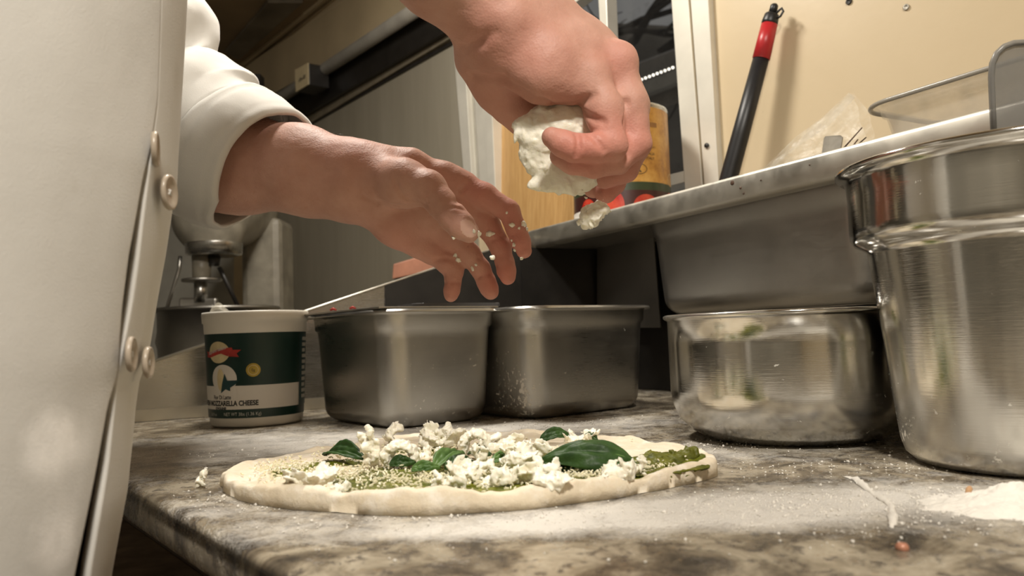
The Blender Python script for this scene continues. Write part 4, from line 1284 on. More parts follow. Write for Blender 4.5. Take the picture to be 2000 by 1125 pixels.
# translucent scoop standing in the pot
zt_ = 0.34
sd = 0.565
def SP(px, py): return P(px, py, sd + (py - 80) * 0.00006)
ol = [(1941, 262), (1938, 200), (1936, 150), (1938, 124), (1947, 104), (1961, 91), (1980, 84), (2010, 82), (2035, 88), (2052, 102), (2060, 130), (2062, 200), (2060, 262), (2052, 420), (1950, 420)]
pts = [SP(*p) for p in ol]
nv = np.cross(pts[4] - pts[1], pts[10] - pts[1]); nv /= np.linalg.norm(nv); nv = nv if nv @ FWD > 0 else -nv
sc_ = empty('plastic_scoop', pts[-1])
pl_ = prismobj('blade_sheet', pts, nv * 0.0022, M['smoky'], None, 0.0004)
rm = tube('rolled_edge', pts[:13], 0.0022, M['smoky'], None, 10)
adopt(sc_, pl_, rm)
tag(sc_, 'smoky grey plastic scoop standing upright in the tall pot', 'scoop')

# ------------------------------------------------------------------ things on the shelf
zS = zT - 0.030
# can
canc = RPX(1214, 420, 0.0); 
cr_ = 0.0775
t_can = float((canc - RA) @ RD)
cpos = RP(t_can, cr_ + 0.008, zS); 
# slide along the rail so that the axis projects at x = 1214
for _ in range(30):
    cpos = cpos + RD * ((1214 - proj(cpos + np.array([0, 0, .09]))[0]) * 0.0004)
can = empty('tomato_can', cpos)
Dc = float((cpos - EYE) @ FWD); CR = 95.5 * Dc / F_PX * 0.995
ztop_ = P(1214, 198, Dc - CR * .8)[2]; CH = ztop_ - zS
cb = lathe('can_wall', [(0, 0), (CR - .002, 0), (CR, .002), (CR, .005), (CR - .0012, .007), (CR - .0012, CH - .007), (CR, CH - .005), (CR, CH - .001), (CR - .0015, CH), (CR - .004, CH - .001), (CR - .004, CH - .006), (0, CH - .006)], cpos, M['steel'], None, 72)
to = EYE - cpos; th0 = math.atan2(to[1], to[0])
class Cyl:                                   # wraps flat artwork round a (slightly conical) wall; u to the right as seen by the viewer
    def __init__(s, c, r0, r1, h, th, off): s.c, s.r0, s.r1, s.h, s.th, s.off = np.asarray(c, float), r0, r1, h, th, off
    def at(s, u, z, lift=0.0):
        r = s.r0 + (s.r1 - s.r0) * np.asarray(z) / s.h + s.off + lift
        a = s.th + np.asarray(u) / s.r1
        return np.stack([s.c[0] + r * np.cos(a), s.c[1] + r * np.sin(a), s.c[2] + np.asarray(z) + 0 * a], -1)
    def band(s, name, u0, u1, z0, z1, mat, lift=0.0, th=0.0003):
        nu = max(8, int(abs(u1 - u0) / 0.003)); nz = 6
        u, z = np.meshgrid(np.linspace(u0, u1, nu), np.linspace(z0, z1, nz), indexing='ij')
        A = s.at(u, z, lift + th)
        return grid_obj(name, A, mat, False)
    def poly(s, name, pts, mat, lift=0.0):       # polygon fan refined radially
        pts = np.asarray(pts, float); c = pts.mean(0)
        rings = [c + (pts - c) * k for k in (0.02, .35, .7, 1.0)]
        rr2 = [s.at(r[:, 0], r[:, 1], lift) for r in rings]
        v, f = rings_mesh(rr2, True, True, False)
        return mesh(name, v, f, mat, None, False)
    def text(s, name, body, u, z, size, mat, lift=0.0, align='LEFT', xs=1.0, bold=0.0, slope=0.0):
        cu = bpy.data.curves.new('t', 'FONT'); cu.body = body; cu.size = size; cu.align_x = align; cu.fill_mode = 'FRONT'; cu.offset = bold
        cu.resolution_u = 3
        o = bpy.data.objects.new('t', cu); C.objects.link(o)
        dg = bpy.context.evaluated_depsgraph_get()
        me = bpy.data.meshes.new_from_object(o.evaluated_get(dg))
        bpy.data.objects.remove(o); bpy.data.curves.remove(cu)
        n = len(me.vertices); co = np.empty(n * 3, np.float32); me.vertices.foreach_get('co', co); co = co.reshape(-1, 3)
        w = s.at(u + co[:, 0] * xs, z + co[:, 1] + slope * co[:, 0], lift)
        me.vertices.foreach_set('co', w.astype(np.float32).ravel()); me.update()
        me.name = name
        return link(name, me, mat, None, False)
cy = Cyl(cpos, CR - .0012, CR - .0012, CH, th0, 0.0003)
def cu_(px): return CR * math.asin(max(-1, min(1, (px - 1214) / 95.5)))
_fr = (EYE - cpos) * np.array([1, 1, 0]); _fr = cpos + _fr / np.linalg.norm(_fr) * CR
_yb, _yt = proj(_fr)[1], proj(_fr + np.array([0, 0, CH]))[1]
def cz_(py): return CH * (_yb - py) / (_yb - _yt)
zg0, zg1 = cz_(372), cz_(356)
k1 = cy.band('label', -CR * 1.9, CR * 1.9, zg1, CH - .008, M['can_label'])
k2 = cy.band('green_band', -CR * 1.9, CR * 1.9, zg0, zg1, M['can_green'])
k3 = cy.band('tomato_band', -CR * 1.9, CR * 1.9, .008, zg0, M['can_dark'])
arts = []
def circ(cx, cz, rx, rz, n=28, a0=0): 
    a = np.linspace(0, 2 * np.pi, n, endpoint=False) + a0
    return np.stack([cx + rx * np.cos(a), cz + rz * np.sin(a)], -1)
for (x, y, rx, ry) in ((1195, 400, .020, .026), (1258, 402, .022, .018), (1303, 398, .016, .022), (1150, 405, .016, .02)):
    arts.append(cy.poly('tomato_picture', circ(cu_(x), cz_(y), rx, ry), M['tomato'], .0009))
# K mark in an oval ring
def ring(cylr, name, cx, cz, rx, rz, w, mat, lift, n=40):
    a = circ(cx, cz, rx, rz, n); b = circ(cx, cz, rx - w, rz - w, n)
    v, f = rings_mesh([cylr.at(a[:, 0], a[:, 1], lift), cylr.at(b[:, 0], b[:, 1], lift)], True)
    return mesh(name, v, f, mat, None, False)
uk, zk = cu_(1246), cz_(331)
arts.append(ring(cy, 'oval_mark', uk, zk, .0150, .0088, .0009, M['ink'], .0009))
arts.append(cy.text('lettering', 'K', uk, zk - .0048, .0140, M['ink'], .0009, 'CENTER', 1.0, .0004))
arts.append(cy.text('lettering', 'PRODUCT OF ITALY', cu_(1276), cz_(312), .0062, M['ink'], .0009, 'RIGHT'))
arts.append(cy.text('lettering', "PRODOTTO IN ITALIA", cu_(1277), cz_(303), .0062, M['ink'], .0009, 'RIGHT'))
arts.append(cy.text('lettering', 'POMODORI PELATI', cu_(1279), cz_(289), .0040, M['ink'], .0009, 'RIGHT'))
arts.append(cy.text('lettering', '102 OZ', cu_(1272), cz_(271), .0082, M['ink'], .0009, 'RIGHT', 1, .0003))
arts.append(cy.text('lettering', 'NET WT', cu_(1272), cz_(263), .0060, M['ink'], .0009, 'RIGHT'))
arts.append(cy.band('brown_block', cu_(1263), cu_(1283), cz_(247), cz_(238), plain('brown_print', (0.30, 0.14, 0.04), 0.4, 0, 0.2, 40), .0006))
arts.append(ring(cy, 'crest_ring', cu_(1306), cz_(345), .013, .011, .0012, M['cream_print'], .0009))
wtag = cy.band('white_tag', cu_(1119), cu_(1146), cz_(414), cz_(402), M['label_white'], .0009)
arts.append(wtag)
adopt(can, cb, k1, k2, k3, *arts)
tag(can, 'large amber-labelled tomato can on the shelf behind the raised hand', 'can')

# bamboo board leaning against the window left of the can
def BPX(px, py, back): return RPX(px, py, back)
bdk = 0.106
bb = [(972, 470), (972, 250), (974, 232), (981, 219), (992, 213), (1008, 210), (1106, 190), (1113, 192), (1118, 200), (1118, 440)]
bpts = [BPX(x, y, bdk + .022 * (470 - y) / 260) for x, y in bb]
zlo = zS + 0.001
bpts[0][2] = zlo; bpts[-1][2] = zlo
board = prismobj('cutting_board', bpts, RN * 0.014, M['bamboo'], None, 0.002)
tag(board, 'light bamboo cutting board standing on the shelf left of the can', 'cutting board')

# black rod with the red band leaning on the wall
rod = empty('black_rod', W(1424, 358, .05))
def RDP(px, py): 
    f_ = (358 - py) / 350
    return W(px, py, 0.055 - 0.030 * f_)
def dpx(px, py, w): p = RDP(px, py); return w * float((p - EYE) @ FWD) / F_PX / 2
a0, a1, a2, a3, a4 = (1417, 372), (1487, 113), (1503, 47), (1509, 26), (1513, 9)
r_ = lambda q, w: dpx(*q, w)
rb_ = RDP(*a0); low = rb_ + (rb_ - RDP(*a1)) * 0.12
k1 = tube('shaft', [low, rb_, RDP(1446, 265), RDP(*a1)], [r_(a0, 36), r_(a0, 35), r_((1446, 265), 34), r_(a1, 31)], M['black_plastic'], None, 24)
k2 = tube('red_band', [RDP(1486.5, 115), RDP(*a2)], [r_(a1, 34), r_(a2, 31)], M['red'], None, 24)
k3 = tube('cap', [RDP(1502.6, 48), RDP(1504, 42), RDP(1508, 29), RDP(1509, 26)], [r_(a2, 31), r_(a2, 31), r_(a2, 28), r_(a3, 22)], M['black_plastic'], None, 24)
k4 = tube('tip', [RDP(1508.5, 27), RDP(1512.5, 11), RDP(1513, 8)], [r_(a3, 16), r_(a3, 15), r_(a3, 10)], M['black_plastic'], None, 18)
hk = tube('hang_loop', [RDP(1512, 30) - N * 0 , RDP(1522, 20), RDP(1527, 16), RDP(1530, 22), RDP(1524, 32), RDP(1514, 38)], .0018, M['black_plastic'], None, 8)
adopt(rod, k1, k2, k3, k4, hk)
tag(rod, 'long black rod with a red band leaning on the cream wall', 'rod')

# clear container on the shelf, far right
q0 = RPX(1690, 212, 0.05)
tq = float((q0 - RA) @ RD); zr = q0[2]
cl_h = zr - zS
cl = pan_mesh('clear_container', RP(tq + 0.185, 0.05 + 0.075, 0), RD, RN, 0.180, 0.072, cl_h, 0.030, M['clear'], None, zS, 0.010, 0.012, 0.02, 0.002)
tag(cl, 'clear plastic food container on the shelf beside the tall pot', 'container')
rimq = rrect(0.180 + .0125, 0.072 + .0125, 0.042, 12)
cen = RP(tq + 0.185, 0.125, zr - .001)
rimt = tube('rim', [cen + RD * x + RN * y for x, y in rimq] + [cen + RD * rimq[0][0] + RN * rimq[0][1]], 0.0026, M['clear_rim'], None, 8)
adopt(cl, rimt)

# crinkled film bag with a grey tag and thin sticks
bag = empty('film_bag', RPX(1590, 330, 0.10))
gu, gv = 30, 16
Ab = np.zeros((gu, gv, 3))
for i in range(gu):
    for j in range(gv):
        a, b = i / (gu - 1), j / (gv - 1)
        lo_ = np.array([1486 + 214 * a, 342 - 52 * a]); hi_ = np.array([1492 + 172 * a, 332 - 150 * a])
        p = lo_ * (1 - b) + hi_ * b
        Ab[i, j] = RPX(p[0], p[1], 0.09 + 0.035 * a + 0.05 * (b - .5) * a)
Ab += RN * (0.006 * fbm(Ab * 45, 3, 2))[..., None]
fa_ = grid_obj('front_film', Ab, M['film']); 
Ab2 = Ab + RN * (0.004 + 0.018 * np.sin(np.pi * np.linspace(0, 1, gv))[None, :, None])
fb_ = grid_obj('back_film', Ab2, M['film'])
fold = tube('folded_edge', [RPX(1488, 338, .088), RPX(1560, 274, .095), RPX(1610, 240, .105), RPX(1664, 186, .12)], [.003, .006, .007, .005], M['film'], None, 10)
adopt(bag, fa_, fb_, fold)
tag(bag, 'crinkled clear film bag leaning between the black rod and the clear container', 'bag')
gt = prismobj('grey_card', [RPX(1604, 306, .10), RPX(1640, 300, .10), RPX(1645, 268, .105), RPX(1640, 264, .105), RPX(1612, 266, .105), RPX(1609, 270, .105)], RN * .002, M['grey_plastic'], None)
gt.data.materials[0] = plain('grey_card_stock', (0.24, 0.22, 0.18), 0.6, 0, 0.2, 60)
tag(gt, 'small grey card inside the film bag', 'card')
for k, (a, b) in enumerate((((1640, 297), (1684, 249)), ((1655, 297), (1692, 268)), ((1662, 292), (1694, 276)), ((1652, 302), (1676, 272)))):
    st = tube('wooden_skewer', [RPX(a[0] - 8, a[1] + 10, .075), RPX(*b, .085)], [.0012, .0007], M['stick'], None, 8)
    tag(st, 'thin dark skewer poking up between the film bag and the clear container', 'skewer', 'dark skewers by the film bag')

# salmon-coloured box on a ledge by the far wall, glimpsed under the palm
sb = empty('salmon_tray', P(800, 540, 1.73))
k1 = prismobj('tray_wall', [P(766, 545, 1.72), P(850, 528, 1.72), P(850, 500, 1.72), P(812, 503, 1.72), P(768, 516, 1.72)], FWD * 0.08, M['copper'], None, 0.002)
k2 = prismobj('stand', [P(770, 560, 1.73), P(846, 560, 1.73), P(846, 531, 1.73), P(770, 546, 1.73)], FWD * 0.06, M['black'])
for o in (k2,):
    for vv in o.data.vertices:
        if vv.co.z < P(800, 556, 1.73)[2]: vv.co.z = 0.0008
adopt(sb, k1, k2)
tag(sb, 'salmon-orange tray glimpsed behind the sloping panel under the palm', 'tray')

# ------------------------------------------------------------------ mozzarella tub
TD = 1.035
tubc = P(501, 700, TD); tubc[2] = 0.0008
TH_ = 0.1475; TR0, TR1 = 87 * (TD - .0) / F_PX, 95 * TD / F_PX
tubo = empty('cheese_tub', tubc)
def TRz(z): return TR0 + (TR1 - TR0) * z / TH_
prof = [(0, 0.002), (TR0 - .010, 0.002), (TR0 - .007, 0.0), (TR0 - .003, 0.0), (TR0 - .001, .0025), (TRz(.02), .02), (TRz(.119), .119), (TRz(.119) + .0012, .120), (TRz(.133) + .0012, .133), (TRz(.133) + .003, .1335), (TRz(.146) + .0032, .1455), (TRz(.146) + .0025, TH_), (TRz(.146) + .0005, TH_), (TRz(.146) - .001, .144), (TRz(.02) - .002, .02), (TR0 - .006, .004), (0, .004)]
tb = lathe('tub_wall', prof, tubc, M['white_plastic'], None, 96)
to = EYE - tubc; tth = math.atan2(to[1], to[0])
ct = Cyl(tubc, TR0, TR1, TH_, tth, 0.0003)
def tu(px): return TR1 * math.asin(max(-1, min(1, (px - 501) / 93.0)))
def tz(py): return TH_ * (828 - py) / 213.0
arts = []
gr = ct.band('green_label', -TR1 * 2.2, tu(580), tz(752), tz(656), M['green'])
arts.append(ct.band('white_label', -TR1 * 2.2, tu(578), tz(795), tz(752), M['label_white']))
arts.append(ct.band('bottom_stripe', -TR1 * 2.2, tu(592), tz(811), tz(795), M['green']))
arts.append(ct.band('side_label', tu(580), TR1 * 1.6, tz(795), tz(656), M['teal']))
# facts column: pale strips
for k in range(11):
    z1_ = tz(666 + k * 11.0)
    arts.append(ct.band('facts_line', tu(584.5), tu(584.5) + .020 - .004 * (k % 3), z1_ - .0046, z1_, M['ink_grey'], .0003))
# cream disc with the red ribbon
uc, zc_ = tu(434), tz(690)
arts.append(ct.poly('cream_disc', circ(uc, zc_, .0185, .0138), M['cream_print'], .0006))
rib = [(-.026, -.0048), (-.020, -.0062), (-.012, -.0052), (0, -.0022), (.013, .0002), (.0175, -.0052), (.031, -.006), (.028, -.0015), (.034, .003), (.023, .0032), (.022, .0062), (.013, .0058), (0, .0042), (-.012, .002), (-.019, .0002), (-.0265, .002), (-.0235, -.0014)]
arts.append(ct.poly('red_ribbon', [(uc + a, zc_ + b - .0005) for a, b in rib], M['red_print'], .0009))
arts.append(ct.text('lettering', 'Supremo Italiano', uc - .0185, zc_ - .0030, .0058, M['label_white'], .0014, 'LEFT', .82, .0001, .19))
# cheese ball picture and dark leaf
ub, zb_ = tu(441), tz(739)
arts.append(ct.poly('cheese_picture', circ(ub, zb_, .0205, .0182), M['label_white'], .0006))
arts.append(ct.poly('cheese_shade', circ(ub - .004, zb_ - .001, .006, .014), M['cream_print'], .0009))
lf = [(-.004, -.018), (-.0015, -.006), (.003, .007), (.006, -.002), (.019, -.002), (.024, -.0015), (.018, -.0075), (.011, -.011), (.011, -.0155), (.004, -.013)]
arts.append(ct.poly('leaf_picture', [(ub + a, zb_ + b) for a, b in lf], M['teal'], .0010))
# gold seal
us, zs2 = tu(495), tz(724)
arts.append(ct.poly('gold_seal', circ(us, zs2, .0092, .0086), M['gold'], .0006))
arts.append(ring(ct, 'seal_ring', us, zs2, .0066, .0062, .0006, M['cream_print'], .0009))
arts.append(ct.text('lettering', '0g', us, zs2 - .0018, .0052, M['ink'], .0009, 'CENTER'))
arts.append(ct.text('lettering', 'Fior Di Latte', tu(423), tz(776), .0072, M['ink'], .0006, 'LEFT', .82, .0001))
arts.append(ct.text('lettering', 'FRESH MOZZARELLA CHEESE', tu(503.5), tz(788), .0088, M['ink'], .0006, 'RIGHT', .86, .00035))
arts.append(ct.text('lettering', 'OVOLINE', tu(426), tz(795), .0044, M['ink'], .0008, 'LEFT', 1, .0002))
arts.append(ct.text('lettering', 'NET WT 3lbs (1.36 Kg)', tu(440), tz(806.5), .0060, M['ink_grey'], .0006, 'LEFT', .9))
arts.append(ct.text('lettering', '32 Fl oz', tu(427), tz(806.5), .0050, M['ink_grey'], .0006, 'RIGHT', .9))
# peeled film lid sticking up at the back-left of the mouth
gu, gv = 14, 10; Af = np.zeros((gu, gv, 3))
for i in range(gu):
    for j in range(gv):
        a, b = i / (gu - 1), j / (gv - 1)
        base_ = P(410 + 70 * a, 615 + 1 * a, TD - .03 + .05 * b)
        tipy = 22 * math.exp(-((a - .22) / .22) ** 2) + 6 * math.exp(-((a - .5) / .3) ** 2)
        Af[i, j] = base_ + UP * (tipy * math.sin(math.pi * min(1, .15 + .85 * (1 - abs(2 * b - 1)))) * TD / F_PX)
Af += (0.0012 * fbm(Af * 120, 3, 4))[..., None] * UP
fl_ = grid_obj('film_lid', Af, M['film'])
curl = tube('film_curl', [P(411, 616, TD - .04), P(413, 606, TD - .045), P(416, 598, TD - .04), P(414, 594, TD - .035)], [.0004, .0016, .0014, .0003], M['film'], None, 6)
adopt(tubo, tb, gr, *arts, fl_, curl)
for o in arts[:0]: pass
tag(tubo, 'white and green mozzarella tub at the left, beside the flour-flecked pan', 'tub')

# ------------------------------------------------------------------ stand mixer beyond the panel
MD = 1.85
k_ = MD / F_PX
mix = empty('stand_mixer', [P(425, 600, MD)[0], P(425, 600, MD)[1], ZF])
def MC(px, py, d=MD): return P(px, py, d)
kids = []
bcx = MC(425, 603)
zr_ = bcx[2]; bR = 116 * k_
prof = [(0, -.30), (bR * .45, -.298), (bR * .7, -.27), (bR * .86, -.20), (bR * .93, -.10), (bR * .935, -.008), (bR, -.006), (bR + .003, -.002), (bR, .002), (bR * .93, 0), (bR * .91, -.1), (bR * .6, -.28), (0, -.29)]
bl_ = lathe('mixer_bowl', prof, bcx, M['steel_dull'], None, 72)
hd = tube('bowl_handle', [MC(322, 640), MC(312, 646), MC(308, 668), MC(314, 690), MC(326, 694)], .006, M['steel_dull'], None, 10)
hd.parent = bl_
kids.append(bl_)
flour_attr(bl_, lambda q: 0 * q[:, 0])
# planetary head
hx = MC(418, 476, MD)
kids.append(lathe('planet_ring', [(0, -.030), (52 * k_ * .8, -.030), (52 * k_, -.026), (53 * k_, -.002), (53 * k_, 0.0), (0, 0.0)], hx, M['steel'], None, 48))
s = SDF(hx + np.array([-.22, -.10, -.02]), hx + np.array([.18, .40, .32]), 0.006)
s.cap(hx + np.array([0, 0, .012]), hx + np.array([0, 0, .04]), .055, .055, .02)
s.cap(hx + np.array([-.03, .02, .06]), hx + np.array([-.02, .26, .10]), .075, .075, .03)
s.cap(hx + np.array([0, 0, .05]), hx + np.array([-.01, .26, .16]), .072, .08, .03)
s.cap(hx + np.array([-.01, .26, .13]), hx + np.array([-.01, .26, .24]), .08, .08, .03)
v, f = s.mesh(); v = relax(v, f, 3)
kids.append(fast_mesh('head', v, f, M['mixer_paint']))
kids.append(tube('shaft_housing', [MC(394, 500), MC(394, 546)], [.023, .021], M['mixer_paint'], None, 24))
kids.append(lathe('shaft_flange', [(0, -.004), (.045, -.004), (.047, 0), (.045, .003), (0, .004)], MC(394, 547), M['steel_dull'], None, 36))
kids.append(tube('beater_shaft', [MC(392, 548), MC(392, 590)], .0155, M['steel'], None, 20))
kids.append(boxobj('beater_blade', MC(388, 600), RIGHT * .045, FWD * .008, UP * .022, M['steel_dull'], None, .004))
kids.append(tube('drive_knob', [MC(418, 500), MC(418, 520)], [.016, .012], M['black'], None, 16))
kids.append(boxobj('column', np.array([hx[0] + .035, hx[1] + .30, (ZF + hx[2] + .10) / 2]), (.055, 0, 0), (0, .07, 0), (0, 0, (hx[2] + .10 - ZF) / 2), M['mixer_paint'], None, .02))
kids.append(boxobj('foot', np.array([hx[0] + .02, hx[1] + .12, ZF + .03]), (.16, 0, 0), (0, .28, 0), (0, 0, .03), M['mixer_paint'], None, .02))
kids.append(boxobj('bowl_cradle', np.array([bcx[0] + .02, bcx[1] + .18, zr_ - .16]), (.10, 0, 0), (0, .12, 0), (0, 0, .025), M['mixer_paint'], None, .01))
kids.append(tube('guard_bar', [MC(352, 500), MC(350, 525), MC(338, 565), MC(326, 603)], .0045, M['steel_dull'], None, 10))
kids.append(tube('guard_bar', [MC(428, 522), MC(440, 545), MC(467, 603)], .0055, M['black'], None, 10))
adopt(mix, *kids)
tag(mix, 'cream stand mixer with a steel bowl in the dim corner behind the cheese tub', 'mixer')
# perforated rack post and thin wires on the wall beyond
po = boxobj('rack_post', [P(500, 500, 2.25)[0], P(500, 500, 2.25)[1], (ZF + .9) / 2], RIGHT * np.array([1, 1, 0]) * .026, (0, .02, 0), (0, 0, (.9 - ZF) / 2), M['black'])
holes = []
for k in range(9):
    pz = P(503, 405 + 24 * k, 2.22)
    hq = boxobj('slot', pz, RIGHT * .0045, FWD * .004, UP * .007, M['wall_grey']); holes.append(hq)
adopt(po, *holes)
tag(po, 'dark perforated rack post right of the stand mixer', 'post')
wr_ = empty('wire_hook', P(500, 480, 2.18))
k1 = tube('wire', [P(472, 482, 2.15), P(498, 455, 2.15), P(525, 428, 2.15)], .0012, M['pipe'], None, 6)
k2 = tube('wire', [P(476, 486, 2.15), P(500, 512, 2.15), P(528, 522, 2.15)], .0012, M['pipe'], None, 6)
adopt(wr_, k1, k2); tag(wr_, 'thin bent wires fixed to the rack post', 'wire')
# grey panel of the far partition behind the mixer
struct(prismobj('wall_partition', [P(150, 760, 2.75), P(470, 740, 2.75), P(470, 330, 2.75), P(150, 330, 2.75)], FWD * .02, M['wall_grey']))
struct(prismobj('trim_8', [P(456, 740, 2.6), P(478, 740, 2.6), P(480, 330, 2.6), P(458, 330, 2.6)], FWD * .02, M['cream_dark']))

# ------------------------------------------------------------------ pizza
near = [(426, 946), (436, 962), (468, 979), (540, 990), (640, 1001), (740, 1008), (830, 1008), (940, 1003), (1050, 994), (1150, 981), (1250, 965), (1330, 951), (1385, 938), (1408, 926)]
far_top = [(1404, 903), (1380, 886), (1330, 868), (1270, 860), (1200, 853), (1120, 848), (1040, 845), (960, 843), (870, 844), (780, 849), (690, 866), (600, 880), (520, 892), (468, 906), (440, 924)]
pts = [G(x, y, 0.0) for x, y in near] + [G(x, y, 0.009) for x, y in far_top]
pts = np.array(pts)[:, :2]
pcn = np.array([pts[:, 0].mean(), (pts[:, 1].max() + pts[:, 1].min()) / 2])
rel = pts - pcn; an = np.arctan2(rel[:, 1], rel[:, 0]); ra = np.linalg.norm(rel, axis=1)
o_ = np.argsort(an); an, ra = an[o_], ra[o_]
NA, NR = 720, 150
th = np.linspace(-np.pi, np.pi, NA, endpoint=False)
Rr = np.interp(th, np.concatenate([an - 2 * np.pi, an, an + 2 * np.pi]), np.tile(ra, 3))
kern = np.hanning(25); kern /= kern.sum()
Rr = np.convolve(np.concatenate([Rr[-30:], Rr, Rr[:30]]), kern, 'same')[30:-30]
Rr *= 1 + 0.006 * fbm(np.stack([np.cos(th) * 5, np.sin(th) * 5, 0 * th], -1), 3, 3)
u = np.concatenate([np.linspace(0.0, 0.86, NR - 50), np.linspace(0.86, 1.0, 51)[1:]])
hr_ = 0.0135 * (1 + 0.42 * fbm(np.stack([np.cos(th) * 7, np.sin(th) * 7, 0 * th + 3], -1), 4, 8))
near_w = np.clip(-np.sin(th), 0, 1)
hr_ = hr_ * (0.74 + 0.26 * near_w)
def prof_h(uu):                                 # 0 centre .. 1 edge
    flat = 0.0092
    x = np.clip((uu - 0.925) / 0.075, 0, 1)
    bumpy = np.where(x < .55, np.sin(np.clip(x / .55, 0, 1) * np.pi / 2) ** 1.3, np.sqrt(np.clip(1 - ((x - .55) / .45) ** 2, 0, 1)))
    return flat, bumpy
rings = []; pest = []
for uu in u[1:]:
    flat, b = prof_h(uu)
    x = max(0, (uu - .925) / .075)
    z = (flat * (1 if x < .55 else b) * (1 - b) + hr_ * b) if x > 0 else flat + 0 * th
    xy = pcn + np.stack([np.cos(th), np.sin(th)], -1) * (Rr * uu)[:, None]
    p = np.concatenate([xy, (z + 0 * th)[:, None]], 1)
    p[:, 2] += 0.0022 * fbm(p * 60, 3, 4) * min(1, (1 - uu) * 12 + .12) + 0.0034 * fbm(p * 34, 3, 14) * min(1, (1 - uu) * 20)
    p[:, :2] += (np.stack([np.cos(th), np.sin(th)], -1) * (0.0030 * fbm(p * 48, 3, 24) * min(1, max(0, uu - .8) * 8))[:, None])
    rings.append(p)
# underside tuck
for q, z in ((0.994, -0.0), (0.985, 0.0002)):
    xy = pcn + np.stack([np.cos(th), np.sin(th)], -1) * (Rr * q)[:, None]
    rings.append(np.concatenate([xy, np.full((NA, 1), z)], 1))
Vp = np.array(rings)
Vp[..., 2] = np.maximum(Vp[..., 2], 0.0003)
cenv = np.array([[pcn[0], pcn[1], 0.0092]])
nR = len(Vp)
vv = np.concatenate([Vp.reshape(-1, 3), cenv])
id_ = np.arange(nR * NA).reshape(nR, NA)
fq = np.stack([id_[:-1], np.roll(id_[:-1], -1, 1), np.roll(id_[1:], -1, 1), id_[1:]], -1).reshape(-1, 4)[:, ::-1]
me = bpy.data.meshes.new('pizza')
fs_ = [tuple(int(i) for i in r) for r in fq] + [(int(id_[0, i]), int(id_[0, (i + 1) % NA]), nR * NA) for i in range(NA)] + [tuple(int(i) for i in id_[-1][::-1])]
me.from_pydata([tuple(x) for x in vv], [], fs_); me.update()
pizza = link('pizza', me, M['dough'])
def pmask(xy):
    b = lambda x, y, rx, ry, a=0.0: blob(xy, G(x, y, .0096), (rx, ry), a)
    m = 0.70 * b(830, 930, .11, .055) + .70 * b(1000, 925, .09, .05) + .95 * b(1300, 905, .035, .045, .2) + .85 * b(1190, 925, .04, .03) + 1.0 * b(1345, 908, .030, .035)
    m += .75 * b(1110, 945, .035, .012) + 1.0 * b(900, 962, .04, .012) + 1.0 * b(985, 965, .04, .010) + .8 * b(760, 962, .03, .010) + .9 * b(1130, 952, .04, .012) + .5 * b(555, 920, .022, .02) + .6 * b(660, 905, .04, .02) + .5 * b(1240, 935, .06, .02) + .6 * b(840, 880, .06, .03)
    return np.clip(m, 0, 1)
uall = np.concatenate([np.repeat(np.concatenate([u[1:], [1, 1]])[:, None], NA, 1).ravel(), [0]])
PM = pmask(vv[:, :2]) * np.clip((0.965 - uall) / 0.02, 0, 1)
vattr(pizza, 'pesto', PM)
tag(pizza, 'uncooked oblong pizza base with a raised rim, spread with green pesto, on the floured worktop', 'pizza')
def pz(x, y, lift=0.0):                          # a point of the pizza's flat top seen at a pixel
    return G(x, y, 0.0096 + lift)

# grated cheese, too fine to count
r = np.random.default_rng(5)
vv_, ff_ = [], []
def shred(p, L, w, yaw, pitch):
    d = np.array([math.cos(yaw) * math.cos(pitch), math.sin(yaw) * math.cos(pitch), math.sin(pitch)])
    s1 = np.array([-math.sin(yaw), math.cos(yaw), 0]); s2 = np.cross(d, s1)
    b0 = len(vv_)
    for t_, k in ((-1, .6), (0, 1.0), (1, .5)):
        for a, b in ((1, 1), (-1, 1), (-1, -1), (1, -1)):
            vv_.append(p + d * L * t_ + s1 * w * a * k + s2 * w * b * k)
    for m in (0, 4):
        for i in range(4):
            j = (i + 1) % 4
            ff_.append((b0 + m + i, b0 + m + j, b0 + m + 4 + j, b0 + m + 4 + i))
    ff_.append((b0 + 3, b0 + 2, b0 + 1, b0)); ff_.append((b0 + 8, b0 + 9, b0 + 10, b0 + 11))
zones = [(640, 905, .10, .05, 160), (760, 930, .10, .045, 480), (900, 935, .10, .045, 420), (1000, 940, .08, .04, 260), (1180, 930, .06, .03, 220), (840, 880, .12, .05, 280), (560, 915, .03, .03, 130), (1320, 915, .04, .04, 130), (1230, 920, .06, .03, 180)]
for (x, y, sx, sy, n) in zones:
    c_ = pz(x, y)
    for k in range(n):
        p = c_ + np.array([r.normal(0, sx * .45), r.normal(0, sy * .5), 0])
        rl = p[:2] - pcn; a_ = math.atan2(rl[1], rl[0]); lim = np.interp(a_, th, Rr)
        if np.linalg.norm(rl) > lim * .935: continue
        p[2] = 0.0098 + abs(r.normal(0, .0016))
        shred(p, r.uniform(.0007, .0020), r.uniform(.0004, .00075), r.uniform(0, 6.3), r.normal(0, .5))
gc = mesh('grated_cheese', vv_, ff_, M['grated'], None, False)
tag(gc, 'fine grated cheese sprinkled over the pesto on the pizza', 'cheese', None, 'stuff')

